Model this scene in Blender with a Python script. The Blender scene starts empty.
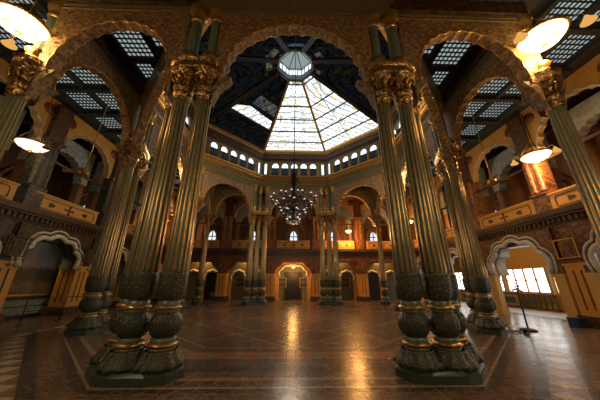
import bpy, math, random
from mathutils import Vector, Matrix
random.seed(7)
PI = math.pi
scn = bpy.context.scene
COL = scn.collection

# ------------------------------------------------------------------ camera, world, exposure
def make_camera():
    yaw, pitch, roll = math.radians(1.50), math.radians(19.36), math.radians(0.186)
    f = Vector((math.sin(yaw)*math.cos(pitch), math.cos(yaw)*math.cos(pitch), math.sin(pitch)))
    r0 = Vector((math.cos(yaw), -math.sin(yaw), 0))
    u0 = r0.cross(f)
    r = math.cos(roll)*r0 + math.sin(roll)*u0
    u = -math.sin(roll)*r0 + math.cos(roll)*u0
    cd = bpy.data.cameras.new('camera'); cam = bpy.data.objects.new('camera', cd); COL.objects.link(cam)
    m = Matrix((r, u, -f)).transposed().to_4x4()
    m.translation = Vector((0.028, -5.096, 1.61))
    cam.matrix_world = m
    cd.sensor_width = 36; cd.lens = 234.5*36/600
    cd.clip_start = 0.05; cd.clip_end = 200
    scn.camera = cam
make_camera()
w = bpy.data.worlds.new('sky'); scn.world = w; w.use_nodes = True
w.node_tree.nodes['Background'].inputs[0].default_value = (0.75, 0.87, 1.0, 1)
w.node_tree.nodes['Background'].inputs[1].default_value = 1.5
scn.view_settings.view_transform = 'Standard'
scn.view_settings.look = 'None'
scn.view_settings.gamma = 1.0
scn.view_settings.use_curve_mapping = False
scn.view_settings.exposure = 0.12
scn.cycles.use_denoising = True
scn.cycles.max_bounces = 6
scn.cycles.diffuse_bounces = 3
scn.cycles.glossy_bounces = 3
scn.cycles.sample_clamp_indirect = 3.0
scn.cycles.caustics_reflective = False
scn.cycles.caustics_refractive = False
LAMP_W = 1.0      # common multiplier on all lamps
GLASS = 1.0       # common multiplier on daylight through stained glass
CY = 7.245        # centre of the octagon
AP = 7.245        # its apothem
ZC = 10.2         # aisle ceiling
DS = 12.0         # distance of side pier line
DF = 11.06        # distance of far pier line from the centre

# ------------------------------------------------------------------ materials
def mat(name):
    m = bpy.data.materials.new(name); m.use_nodes = True
    nt = m.node_tree; nt.nodes.clear()
    out = nt.nodes.new('ShaderNodeOutputMaterial')
    return m, nt, out
def N(nt, t, **kw):
    n = nt.nodes.new(t)
    for k, v in kw.items():
        if k.startswith('i_'): n.inputs[k[2:].replace('_', ' ')].default_value = v
        else: setattr(n, k, v)
    return n
def rgba(c): return (c[0], c[1], c[2], 1)
def carved(name, c1, c2, scale=6, rough=.5, metal=0.0, bump=.6, kind='vor', spec=.5, dist=.03):
    """painted or carved surface: two colours following a relief, with bump"""
    m, nt, out = mat(name)
    tc = N(nt, 'ShaderNodeTexCoord')
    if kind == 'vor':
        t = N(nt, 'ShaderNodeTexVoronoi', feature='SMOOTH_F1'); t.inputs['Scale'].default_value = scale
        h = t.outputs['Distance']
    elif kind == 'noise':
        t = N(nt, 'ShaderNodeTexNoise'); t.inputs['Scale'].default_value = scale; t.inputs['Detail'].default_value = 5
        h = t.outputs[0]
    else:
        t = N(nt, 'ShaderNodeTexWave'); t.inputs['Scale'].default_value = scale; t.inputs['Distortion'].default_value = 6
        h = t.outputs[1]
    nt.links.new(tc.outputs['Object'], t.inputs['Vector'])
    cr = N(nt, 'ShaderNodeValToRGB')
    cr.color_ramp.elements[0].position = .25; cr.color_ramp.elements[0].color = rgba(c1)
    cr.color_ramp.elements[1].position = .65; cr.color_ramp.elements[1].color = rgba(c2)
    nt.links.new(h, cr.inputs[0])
    b = N(nt, 'ShaderNodeBsdfPrincipled')
    b.inputs['Roughness'].default_value = rough; b.inputs['Metallic'].default_value = metal
    b.inputs['Specular IOR Level'].default_value = spec
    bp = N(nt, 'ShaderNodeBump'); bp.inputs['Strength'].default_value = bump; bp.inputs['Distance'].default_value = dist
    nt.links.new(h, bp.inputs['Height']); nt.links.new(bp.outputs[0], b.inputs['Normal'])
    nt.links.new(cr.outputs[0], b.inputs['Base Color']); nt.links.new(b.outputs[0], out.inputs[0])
    return m
def plain(name, c, rough=.5, metal=0.0, spec=.5, var=.25, scale=3):
    m, nt, out = mat(name)
    tc = N(nt, 'ShaderNodeTexCoord'); t = N(nt, 'ShaderNodeTexNoise')
    t.inputs['Scale'].default_value = scale; t.inputs['Detail'].default_value = 6
    nt.links.new(tc.outputs['Object'], t.inputs['Vector'])
    mx = N(nt, 'ShaderNodeMix', data_type='RGBA')
    mx.inputs[6].default_value = rgba([v*(1-var) for v in c]); mx.inputs[7].default_value = rgba([min(1, v*(1+var)) for v in c])
    nt.links.new(t.outputs[0], mx.inputs[0])
    b = N(nt, 'ShaderNodeBsdfPrincipled')
    b.inputs['Roughness'].default_value = rough; b.inputs['Metallic'].default_value = metal
    b.inputs['Specular IOR Level'].default_value = spec
    nt.links.new(mx.outputs[2], b.inputs['Base Color']); nt.links.new(b.outputs[0], out.inputs[0])
    return m
def emis(name, c, s):
    m, nt, out = mat(name)
    e = N(nt, 'ShaderNodeEmission'); e.inputs[0].default_value = rgba(c); e.inputs[1].default_value = s
    nt.links.new(e.outputs[0], out.inputs[0]); return m
def column_mat():
    """teal paint with gilded ridges: the gilding is a colour attribute on the mesh (0 = paint, 1 = gold)"""
    m, nt, out = mat('teal_and_gilt')
    at = N(nt, 'ShaderNodeVertexColor', layer_name='gilt')
    sp = N(nt, 'ShaderNodeSeparateColor'); nt.links.new(at.outputs[0], sp.inputs[0])
    tc = N(nt, 'ShaderNodeTexCoord'); no = N(nt, 'ShaderNodeTexNoise'); no.inputs['Scale'].default_value = 9; no.inputs['Detail'].default_value = 6
    nt.links.new(tc.outputs['Object'], no.inputs['Vector'])
    tl = N(nt, 'ShaderNodeMix', data_type='RGBA'); tl.inputs[6].default_value = (.085, .125, .090, 1); tl.inputs[7].default_value = (.19, .245, .17, 1)
    nt.links.new(no.outputs[0], tl.inputs[0])
    gd = N(nt, 'ShaderNodeMix', data_type='RGBA'); gd.inputs[6].default_value = (.36, .19, .045, 1); gd.inputs[7].default_value = (.80, .50, .15, 1)
    nt.links.new(no.outputs[0], gd.inputs[0])
    a = N(nt, 'ShaderNodeBsdfPrincipled'); a.inputs['Roughness'].default_value = .32; a.inputs['Specular IOR Level'].default_value = .6
    nt.links.new(tl.outputs[2], a.inputs['Base Color'])
    g = N(nt, 'ShaderNodeBsdfPrincipled'); g.inputs['Roughness'].default_value = .28; g.inputs['Metallic'].default_value = .75
    nt.links.new(gd.outputs[2], g.inputs['Base Color'])
    bp = N(nt, 'ShaderNodeBump'); bp.inputs['Strength'].default_value = .25; bp.inputs['Distance'].default_value = .01
    nt.links.new(no.outputs[0], bp.inputs['Height'])
    nt.links.new(bp.outputs[0], a.inputs['Normal']); nt.links.new(bp.outputs[0], g.inputs['Normal'])
    ms = N(nt, 'ShaderNodeMixShader'); nt.links.new(sp.outputs[0], ms.inputs[0])
    nt.links.new(a.outputs[0], ms.inputs[1]); nt.links.new(g.outputs[0], ms.inputs[2])
    nt.links.new(ms.outputs[0], out.inputs[0]); return m
def carved_gilt(name, base, th0, th1, scale, stretch=1.0):
    m, nt, out = mat(name); L = nt.links.new
    tc = N(nt, 'ShaderNodeTexCoord'); mp = N(nt, 'ShaderNodeMapping'); mp.inputs['Scale'].default_value = (1, 1, stretch); L(tc.outputs['Object'], mp.inputs[0])
    v = N(nt, 'ShaderNodeTexVoronoi', feature='SMOOTH_F1'); v.inputs['Scale'].default_value = scale; L(mp.outputs[0], v.inputs['Vector'])
    no = N(nt, 'ShaderNodeTexNoise'); no.inputs['Scale'].default_value = scale*.6; no.inputs['Detail'].default_value = 4; L(mp.outputs[0], no.inputs['Vector'])
    mr = N(nt, 'ShaderNodeMapRange'); mr.inputs[1].default_value = th0; mr.inputs[2].default_value = th1; mr.inputs[3].default_value = 1; mr.inputs[4].default_value = 0; L(v.outputs['Distance'], mr.inputs[0])
    at = N(nt, 'ShaderNodeVertexColor', layer_name='gilt'); sp = N(nt, 'ShaderNodeSeparateColor'); L(at.outputs[0], sp.inputs[0])
    f = N(nt, 'ShaderNodeMath', operation='MULTIPLY'); L(mr.outputs[0], f.inputs[0])
    f0 = N(nt, 'ShaderNodeMath', operation='MULTIPLY_ADD'); f0.inputs[1].default_value = .85; f0.inputs[2].default_value = .15; L(sp.outputs[0], f0.inputs[0]); L(f0.outputs[0], f.inputs[1])
    a = N(nt, 'ShaderNodeBsdfPrincipled'); a.inputs['Roughness'].default_value = .45; a.inputs['Base Color'].default_value = rgba(base)
    g = N(nt, 'ShaderNodeBsdfPrincipled'); g.inputs['Roughness'].default_value = .36; g.inputs['Metallic'].default_value = .8
    gc = N(nt, 'ShaderNodeMix', data_type='RGBA'); gc.inputs[6].default_value = (.30, .16, .04, 1); gc.inputs[7].default_value = (.75, .46, .14, 1); L(no.outputs[0], gc.inputs[0]); L(gc.outputs[2], g.inputs['Base Color'])
    bp = N(nt, 'ShaderNodeBump'); bp.invert = True; bp.inputs['Strength'].default_value = .8; bp.inputs['Distance'].default_value = .02; L(v.outputs['Distance'], bp.inputs['Height'])
    L(bp.outputs[0], a.inputs['Normal']); L(bp.outputs[0], g.inputs['Normal'])
    ms = N(nt, 'ShaderNodeMixShader'); L(f.outputs[0], ms.inputs[0]); L(a.outputs[0], ms.inputs[1]); L(g.outputs[0], ms.inputs[2]); L(ms.outputs[0], out.inputs[0]); return m
def stained(name, strength, dark=False, scale=1.6):
    """stained glass lit by the sky behind: leaded cells in white, pale blue and pale yellow"""
    m, nt, out = mat(name)
    tc = N(nt, 'ShaderNodeTexCoord')
    v = N(nt, 'ShaderNodeTexVoronoi'); v.inputs['Scale'].default_value = scale
    ve = N(nt, 'ShaderNodeTexVoronoi', feature='DISTANCE_TO_EDGE'); ve.inputs['Scale'].default_value = scale
    wv = N(nt, 'ShaderNodeTexWave', wave_type='RINGS'); wv.inputs['Scale'].default_value = .9; wv.inputs['Distortion'].default_value = 2.5
    for t in (v, ve, wv): nt.links.new(tc.outputs['Object'], t.inputs['Vector'])
    sp = N(nt, 'ShaderNodeSeparateColor'); nt.links.new(v.outputs['Color'], sp.inputs[0])
    cr = N(nt, 'ShaderNodeValToRGB'); cr.color_ramp.interpolation = 'CONSTANT'
    el = cr.color_ramp.elements
    if dark:
        cols = [(0, (.30, .34, .42)), (.5, (.55, .42, .16)), (.6, (.18, .24, .36)), (.85, (.7, .6, .25)), (.92, (.1, .12, .16))]
    else:
        cols = [(0, (1, .98, .93)), (.40, (.70, .80, .90)), (.52, (1, .98, .93)), (.72, (.96, .84, .52)), (.80, (.76, .84, .88))]
    el[0].position = cols[0][0]; el[0].color = rgba(cols[0][1])
    el[1].position = cols[1][0]; el[1].color = rgba(cols[1][1])
    for p, c in cols[2:]:
        e = el.new(p); e.color = rgba(c)
    nt.links.new(sp.outputs[0], cr.inputs[0])
    g1 = N(nt, 'ShaderNodeMath', operation='GREATER_THAN'); g1.inputs[1].default_value = .05; nt.links.new(ve.outputs[0], g1.inputs[0])
    g2 = N(nt, 'ShaderNodeMath', operation='GREATER_THAN'); g2.inputs[1].default_value = .10; nt.links.new(wv.outputs[1], g2.inputs[0])
    g3 = N(nt, 'ShaderNodeMath', operation='MULTIPLY'); nt.links.new(g1.outputs[0], g3.inputs[0]); nt.links.new(g2.outputs[0], g3.inputs[1])
    g4 = N(nt, 'ShaderNodeMath', operation='MULTIPLY_ADD'); g4.inputs[1].default_value = strength*.72; g4.inputs[2].default_value = strength*.28
    nt.links.new(g3.outputs[0], g4.inputs[0])
    e = N(nt, 'ShaderNodeEmission'); nt.links.new(cr.outputs[0], e.inputs[0]); nt.links.new(g4.outputs[0], e.inputs[1])
    nt.links.new(e.outputs[0], out.inputs[0]); return m

def floor_mat():
    m, nt, out = mat('encaustic_tiles')
    L = nt.links.new
    def M(op, a=None, b=None, c=None):
        n = N(nt, 'ShaderNodeMath', operation=op)
        for i, x in enumerate((a, b, c)):
            if x is None: continue
            if isinstance(x, (int, float)): n.inputs[i].default_value = x
            else: L(x, n.inputs[i])
        return n.outputs[0]
    geo = N(nt, 'ShaderNodeNewGeometry'); sx = N(nt, 'ShaderNodeSeparateXYZ'); L(geo.outputs['Position'], sx.inputs[0])
    x = sx.outputs[0]; y = M('SUBTRACT', sx.outputs[1], CY)
    ax, ay = M('ABSOLUTE', x), M('ABSOLUTE', y)
    dg = M('MULTIPLY', M('ADD', ax, ay), .70711)
    d = M('MAXIMUM', M('MAXIMUM', ax, ay), dg)                    # octagonal distance from the centre
    isd = M('GREATER_THAN', dg, M('MAXIMUM', ax, ay))
    isx = M('GREATER_THAN', ax, ay)
    along0 = M('ADD', M('MULTIPLY', y, isx), M('MULTIPLY', x, M('SUBTRACT', 1, isx)))
    alongd = M('MULTIPLY', M('SUBTRACT', ax, ay), .70711)
    al = M('ADD', M('MULTIPLY', alongd, isd), M('MULTIPLY', along0, M('SUBTRACT', 1, isd)))
    # ring bands
    cr = N(nt, 'ShaderNodeValToRGB'); cr.color_ramp.interpolation = 'CONSTANT'
    bands = [(0, (.085, .042, .022)), (1.2, (.13, .07, .035)), (1.35, (.075, .035, .02)), (3.0, (.16, .085, .04)), (3.1, (.07, .034, .02)), (5.2, (.15, .09, .05)),
             (5.32, (.05, .03, .022)), (5.65, (.16, .095, .05)), (6.2, (.045, .028, .02)), (6.3, (.065, .045, .032)), (6.75, (.026, .02, .02)),
             (7.0, (.085, .045, .022)), (7.3, (.19, .12, .06)), (7.42, (.075, .038, .02)), (7.66, (.2, .13, .065)), (7.74, (.035, .022, .018)), (7.9, (.09, .042, .02)), (8.3, (.028, .02, .02)),
             (8.48, (.13, .07, .035)), (8.95, (.03, .022, .022)), (9.1, (.075, .042, .026)), (11.2, (.13, .08, .045)), (11.35, (.05, .03, .022))]
    bands = [(p, tuple(min(.6, (.1*sum(q)+.7*v)*1.9) for v in q)) for p, q in bands]
    el = cr.color_ramp.elements
    el[0].position = 0; el[0].color = rgba(bands[0][1]); el[1].position = bands[1][0]/14; el[1].color = rgba(bands[1][1])
    for p, c in bands[2:]:
        e = el.new(p/14); e.color = rgba(c)
    L(M('DIVIDE', d, 14.0), cr.inputs[0])
    # motifs running along the bands
    fr = M('FRACT', M('MULTIPLY', al, 1.6)); tri = M('ABSOLUTE', M('SUBTRACT', fr, .5))
    c1 = M('ABSOLUTE', M('SUBTRACT', d, 5.93))
    dia = M('LESS_THAN', M('ADD', M('MULTIPLY', c1, 1.6), tri), .36)
    fr2 = M('FRACT', M('MULTIPLY', al, 4.0)); tri2 = M('ABSOLUTE', M('SUBTRACT', fr2, .5))
    c2 = M('ABSOLUTE', M('SUBTRACT', d, 7.54))
    dia2 = M('LESS_THAN', M('ADD', M('MULTIPLY', c2, 3.5), tri2), .42)
    c3 = M('ABSOLUTE', M('SUBTRACT', d, 8.72))
    dia3 = M('LESS_THAN', M('ADD', M('MULTIPLY', c3, 1.8), tri), .36)
    # field lozenges and small tiles
    u = M('ADD', x, y); v = M('SUBTRACT', x, y)
    def line(t, sc, wd): return M('LESS_THAN', M('ABSOLUTE', M('SUBTRACT', M('FRACT', M('MULTIPLY', t, sc)), .5)), wd)
    loz = M('MAXIMUM', line(u, .28, .016), line(v, .28, .016))
    loz = M('MULTIPLY', loz, M('LESS_THAN', d, 5.6))
    grid = M('MAXIMUM', line(x, 4.8, .05), line(y, 4.8, .05))
    ck = N(nt, 'ShaderNodeTexChecker'); ck.inputs['Scale'].default_value = 4.8
    L(geo.outputs['Position'], ck.inputs[0])
    ckout = M('MULTIPLY', ck.outputs[1], M('GREATER_THAN', d, 9.1))
    def mix(f, a, col):
        n = N(nt, 'ShaderNodeMix', data_type='RGBA'); L(f, n.inputs[0]); L(a, n.inputs[6]); n.inputs[7].default_value = rgba(col); return n.outputs[2]
    c = cr.outputs[0]
    c = mix(M('MULTIPLY', ckout, .35), c, (.30, .21, .14))
    c = mix(M('MULTIPLY', grid, .55), c, (.02, .014, .012))
    c = mix(M('MULTIPLY', loz, .6), c, (.36, .28, .20))
    c = mix(dia, c, (.38, .08, .04))
    c = mix(dia2, c, (.11, .035, .02))
    c = mix(dia3, c, (.50, .36, .22))
    no = N(nt, 'ShaderNodeTexNoise'); no.inputs['Scale'].default_value = 1.3; no.inputs['Detail'].default_value = 7; L(geo.outputs['Position'], no.inputs['Vector'])
    vo = N(nt, 'ShaderNodeTexVoronoi', feature='DISTANCE_TO_EDGE'); vo.inputs['Scale'].default_value = 5; L(geo.outputs['Position'], vo.inputs['Vector'])
    fx = M('ABSOLUTE', M('SUBTRACT', M('FRACT', M('MULTIPLY', x, 1.2)), .5)); fy = M('ABSOLUTE', M('SUBTRACT', M('FRACT', M('MULTIPLY', y, 1.2)), .5))
    star = M('LESS_THAN', M('MINIMUM', M('ADD', fx, fy), M('MULTIPLY', M('MAXIMUM', fx, fy), 1.42)), .2)
    star = M('MULTIPLY', star, M('LESS_THAN', d, 5.2))
    c = mix(M('MULTIPLY', star, .5), c, (.26, .10, .05))
    c = mix(M('MULTIPLY', M('LESS_THAN', vo.outputs[0], .05), .35), c, (.30, .21, .13))
    b = N(nt, 'ShaderNodeBsdfPrincipled'); L(c, b.inputs['Base Color'])
    b.inputs['Specular IOR Level'].default_value = .5
    L(M('MULTIPLY_ADD', no.outputs[0], .18, .16), b.inputs['Roughness'])
    n2 = N(nt, 'ShaderNodeTexNoise'); n2.inputs['Scale'].default_value = 2.2; n2.inputs['Detail'].default_value = 3; L(geo.outputs['Position'], n2.inputs['Vector'])
    bp = N(nt, 'ShaderNodeBump'); bp.inputs['Strength'].default_value = .35; bp.inputs['Distance'].default_value = .02
    L(M('ADD', n2.outputs[0], M('MULTIPLY', grid, -.06)), bp.inputs['Height']); L(bp.outputs[0], b.inputs['Normal'])
    L(b.outputs[0], out.inputs[0]); return m

MT = {}
MT['col'] = column_mat()
MT['plinth'] = plain('dark_teal_stone', (.045, .070, .056), .35)
MT['colcarve'] = carved_gilt('carved_teal_and_gilt', (.036, .050, .034), .14, .32, 34, .9)
MT['capcarve'] = carved_gilt('carved_gilt_leaves', (.045, .028, .012), .35, .65, 20, .8)
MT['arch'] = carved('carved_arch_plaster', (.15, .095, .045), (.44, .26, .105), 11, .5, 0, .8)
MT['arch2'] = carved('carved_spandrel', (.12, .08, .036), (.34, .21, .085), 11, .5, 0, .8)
MT['gold'] = plain('gilt_moulding', (.62, .36, .10), .36, .7, var=.3, scale=8)
MT['olive'] = plain('olive_moulding', (.20, .16, .07), .5, .1, var=.3)
MT['greenp'] = plain('green_painted_plaster', (.13, .17, .11), .5)
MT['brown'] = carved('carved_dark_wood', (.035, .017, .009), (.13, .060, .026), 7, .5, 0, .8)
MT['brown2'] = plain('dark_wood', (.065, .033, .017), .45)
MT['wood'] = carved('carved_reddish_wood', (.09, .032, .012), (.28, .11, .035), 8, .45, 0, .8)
MT['woodl'] = carved('carved_wood_in_neutral_light', (.022, .022, .014), (.075, .062, .036), 8, .45, 0, .8)  # same carved wood, darkened to olive for the neutral light on the left
MT['ochre'] = plain('ochre_plaster', (.58, .30, .07), .6, var=.2)
MT['silver'] = plain('silver_scallops', (.72, .72, .66), .4)
MT['yellow'] = plain('yellow_plaster', (.66, .40, .11), .5, var=.12)
MT['cream'] = carved('cream_scallops', (.58, .54, .40), (.76, .72, .56), 12, .5, 0, .3)
MT['orange'] = plain('orange_lacquer', (.70, .34, .07), .4, var=.12)
MT['dark'] = plain('black_paint', (.012, .011, .012), .4)
MT['motif'] = plain('dark_green_ornament', (.045, .035, .018), .5)
MT['ceil'] = plain('dark_ceiling', (.035, .036, .036), .6)
MT['cbeam'] = plain('ceiling_beam', (.03, .038, .042), .5)
MT['blueg'] = carved('pale_blue_plaster', (.30, .34, .34), (.42, .46, .46), 5, .6, 0, .3)
MT['wall'] = plain('brown_wall', (.24, .12, .05), .6)
MT['dado'] = carved('patterned_green_dado', (.16, .20, .13), (.26, .29, .19), 9, .5, 0, .2)
MT['green'] = plain('green_dado', (.10, .16, .11), .45)
MT['iron'] = plain('dark_iron', (.016, .013, .011), .5, .2)
MT['steel'] = plain('grey_metal', (.34, .36, .36), .35, .5)
MT['bulb'] = emis('milk_bulb', (.95, .92, .86), .75)
MT['sky'] = emis('sky_lit_pane', (.86, .93, 1.0), 1.6*GLASS)
MT['jali'] = emis('skylight_pane', (.60, .70, .68), .50)
MT['win'] = emis('daylight_pane', (1.0, .99, .95), 3.5)
MT['blue'] = plain('blue_plastic', (.02, .06, .20), .4)
MT['bluep'] = plain('blue_panel', (.04, .13, .22), .4)
MT['floor'] = floor_mat()
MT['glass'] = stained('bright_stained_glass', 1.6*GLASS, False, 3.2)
MT['darkglass'] = stained('unlit_stained_glass', .018, True, 3.5)  # stained glass of the unlit facets, dimness put into its emission
MT['speck'] = stained('dimly_lit_stained_glass', .22, True, 5.0)  # dimly lit patches of the same glass, brightness put into the emission
MT['bowl'] = emis('lit_bowl', (1.0, .66, .28), 7.0)
MT['bowlfar'] = emis('lit_far_bowl', (1.0, .62, .25), 3.5)
MT['dimbowl'] = emis('pale_lit_bowl', (1.0, .92, .70), 1.6)
MT['bell'] = emis('lit_bell_shade', (1.0, .50, .12), .75)
MT['brass'] = plain('brass', (.55, .33, .10), .3, .8)
MT['verandah'] = plain('pale_paving', (.42, .43, .42), .4)

# ------------------------------------------------------------------ mesh helper
class MB:
    def __init__(s): s.v = []; s.f = []; s.sm = []; s.c = []; s.mi = []
    def add(s, vs, fs, smooth=False, c=0.0, mi=0):
        o = len(s.v); s.v += [tuple(p) for p in vs]
        s.c += (c if isinstance(c, list) else [c]*len(vs))
        for f in fs: s.f.append(tuple(i+o for i in f)); s.sm.append(smooth); s.mi.append(mi)
        return s
    def box(s, x0, x1, y0, y1, z0, z1, c=0.0, mi=0):
        vs = [(x0, y0, z0), (x1, y0, z0), (x1, y1, z0), (x0, y1, z0), (x0, y0, z1), (x1, y0, z1), (x1, y1, z1), (x0, y1, z1)]
        return s.add(vs, [(0, 3, 2, 1), (4, 5, 6, 7), (0, 1, 5, 4), (1, 2, 6, 5), (2, 3, 7, 6), (3, 0, 4, 7)], c=c, mi=mi)
    def bar(s, a, b, w, h=None, c=0.0, mi=0):
        a, b = Vector(a), Vector(b); d = (b-a).normalized(); h = h or w
        up = Vector((0, 0, 1)) if abs(d.z) < .95 else Vector((0, 1, 0))
        r = d.cross(up).normalized()*w/2; u = r.cross(d).normalized()*h/2
        vs = [a-r-u, a+r-u, a+r+u, a-r+u, b-r-u, b+r-u, b+r+u, b-r+u]
        return s.add(vs, [(0, 3, 2, 1), (4, 5, 6, 7), (0, 1, 5, 4), (1, 2, 6, 5), (2, 3, 7, 6), (3, 0, 4, 7)], c=c, mi=mi)
    def tube(s, pts, r, n=8, c=0.0, mi=0, closed=False):
        pts = [Vector(p) for p in pts]; vs = []; fs = []; k = len(pts)
        for i, p in enumerate(pts):
            a = pts[(i-1) % k] if (closed or i > 0) else p; b = pts[(i+1) % k] if (closed or i < k-1) else p
            d = (b-a).normalized(); up = Vector((0, 0, 1)) if abs(d.z) < .9 else Vector((0, 1, 0))
            x = d.cross(up).normalized(); y = x.cross(d).normalized()
            rr = r[i] if isinstance(r, list) else r
            for j in range(n):
                t = 2*PI*j/n; vs.append(p+x*rr*math.cos(t)+y*rr*math.sin(t))
        m = k if closed else k-1
        for i in range(m):
            for j in range(n):
                fs.append((i*n+j, i*n+(j+1) % n, ((i+1) % k)*n+(j+1) % n, ((i+1) % k)*n+j))
        if not closed: fs.append(tuple(range(n-1, -1, -1))); fs.append(tuple((k-1)*n+j for j in range(n)))
        return s.add(vs, fs, True, c, mi)
    def lathe(s, prof, n=24, cx=0, cy=0, cz=0, smooth=True, rfun=None, cfun=None, rot=0, cap=True, mi=0, c=0.0, sq=False):
        vs = []; cs = []; fs = []
        for i, (r, z) in enumerate(prof):
            for j in range(n):
                t = 2*PI*j/n+rot; rr = r if rfun is None else rfun(r, z, t)
                vs.append((cx+rr*math.cos(t), cy+rr*math.sin(t), cz+z)); cs.append(c if cfun is None else cfun(r, z, t))
        for i in range(len(prof)-1):
            for j in range(n): fs.append((i*n+j, i*n+(j+1) % n, (i+1)*n+(j+1) % n, (i+1)*n+j))
        if cap: fs.append(tuple(range(n-1, -1, -1))); fs.append(tuple((len(prof)-1)*n+j for j in range(n)))
        return s.add(vs, fs, smooth, cs, mi)
    def sphere(s, c, r, n=10, m=6, sz=1.0, mi=0, col=0.0):
        prof = [(max(1e-4, r*math.sin(PI*i/m)), -r*sz*math.cos(PI*i/m)) for i in range(m+1)]
        return s.lathe(prof, n, c[0], c[1], c[2], cap=False, mi=mi, c=col)
    def prism(s, poly, y0, y1, c=0.0, mi=0):
        """poly in the local x-z plane, extruded along y"""
        k = len(poly); vs = [(p[0], y0, p[1]) for p in poly]+[(p[0], y1, p[1]) for p in poly]
        fs = [tuple(range(k)), tuple(range(2*k-1, k-1, -1))]
        for i in range(k): fs.append((i, i+k, (i+1) % k+k, (i+1) % k))
        return s.add(vs, fs, c=c, mi=mi)
    def build(s, name, m, parent=None, loc=None, rz=None):
        me = bpy.data.meshes.new(name); me.from_pydata(s.v, [], s.f)
        for mm in (m if isinstance(m, (list, tuple)) else [m]): me.materials.append(mm)
        me.polygons.foreach_set('use_smooth', s.sm); me.polygons.foreach_set('material_index', s.mi)
        if any(s.c):
            at = me.color_attributes.new('gilt', 'FLOAT_COLOR', 'POINT')
            fl = []
            for q in s.c: fl += [q, q, q, 1]
            at.data.foreach_set('color', fl)
        me.update()
        o = bpy.data.objects.new(name, me); COL.objects.link(o)
        if parent: o.parent = parent
        if loc: o.location = loc
        if rz is not None: o.rotation_euler = (0, 0, rz)
        return o
def tag(o, label=None, cat=None, group=None, kind=None):
    if label: o['label'] = label
    if cat: o['category'] = cat
    if group: o['group'] = group
    if kind: o['kind'] = kind
    return o
def empty(name, loc, rz=0, label=None, cat=None, group=None):
    o = bpy.data.objects.new(name, None); COL.objects.link(o); o.empty_display_size = .2
    o.location = loc; o.rotation_euler = (0, 0, rz); return tag(o, label, cat, group)
def kids(o): return [c for c in bpy.data.objects if c.parent == o]
def copy_tree(o, loc=None, rz=None, label=None, parent=None, group=None):
    c = o.copy(); COL.objects.link(c); c.parent = parent
    if loc is not None: c.location = loc
    if rz is not None: c.rotation_euler = (0, 0, rz)
    if label: c['label'] = label
    if group: c['group'] = group
    for ch in kids(o): copy_tree(ch, parent=c)
    return c
def struct(o, label=None): return tag(o, label, 'structure' if label else None, kind='structure')

# ------------------------------------------------------------------ floor, ceiling, walls
b = MB(); b.add([(-19, -8, 0), (19, -8, 0), (19, 24, 0), (-19, 24, 0)], [(0, 1, 2, 3)])
struct(b.build('floor', MT['floor']), 'glossy brown tiled floor with octagonal borders')
# ceiling: flat, with an octagonal hole
b = MB(); R8 = AP/math.cos(PI/8)
inner = [(R8*math.cos(PI/8+i*PI/4), CY+R8*math.sin(PI/8+i*PI/4)) for i in range(8)]
def out_pt(x, y):
    dx, dy = x, y-CY; t = 1e9
    if dx: t = min(t, (19 if dx > 0 else -19)/dx)
    if dy: t = min(t, ((24-CY) if dy > 0 else (-8-CY))/dy)
    return (x*t, CY+dy*t)
n = 8
vs = [(p[0], p[1], ZC) for p in inner]+[(*out_pt(*p), ZC) for p in inner]
cor = [(19, 24, ZC), (-19, 24, ZC), (-19, -8, ZC), (19, -8, ZC)]
fs = [(i, (i+1) % 8, (i+1) % 8+8, i+8) for i in range(8)]
b.add(vs, fs)
for ci, k in ((0, 0), (1, 2), (2, 4), (3, 6)):
    b.add([vs[8+k], cor[ci], vs[8+(k+1) % 8]], [(0, 1, 2)])
struct(b.build('ceiling', MT['ceil']), 'dark flat ceiling of the aisles around the octagon')
b = MB(); b.box(-19, 19, -8.2, -8, 0, ZC); struct(b.build('wall_near', MT['wall']), 'brown wall behind the viewer')
b = MB(); b.box(-19.2, -19, -8, 24, 0, ZC); b.build('wall_left', MT['wall'])
struct(bpy.data.objects['wall_left'], 'outermost wall on the left')
b = MB(); b.box(19, 19.2, -8, 24, 0, ZC); struct(b.build('wall_right', MT['wall']), 'outermost wall on the right')
b = MB(); b.box(-19, 19, 24, 24.2, 0, ZC); struct(b.build('wall_far', MT['wall']), 'outermost wall at the far end')

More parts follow.
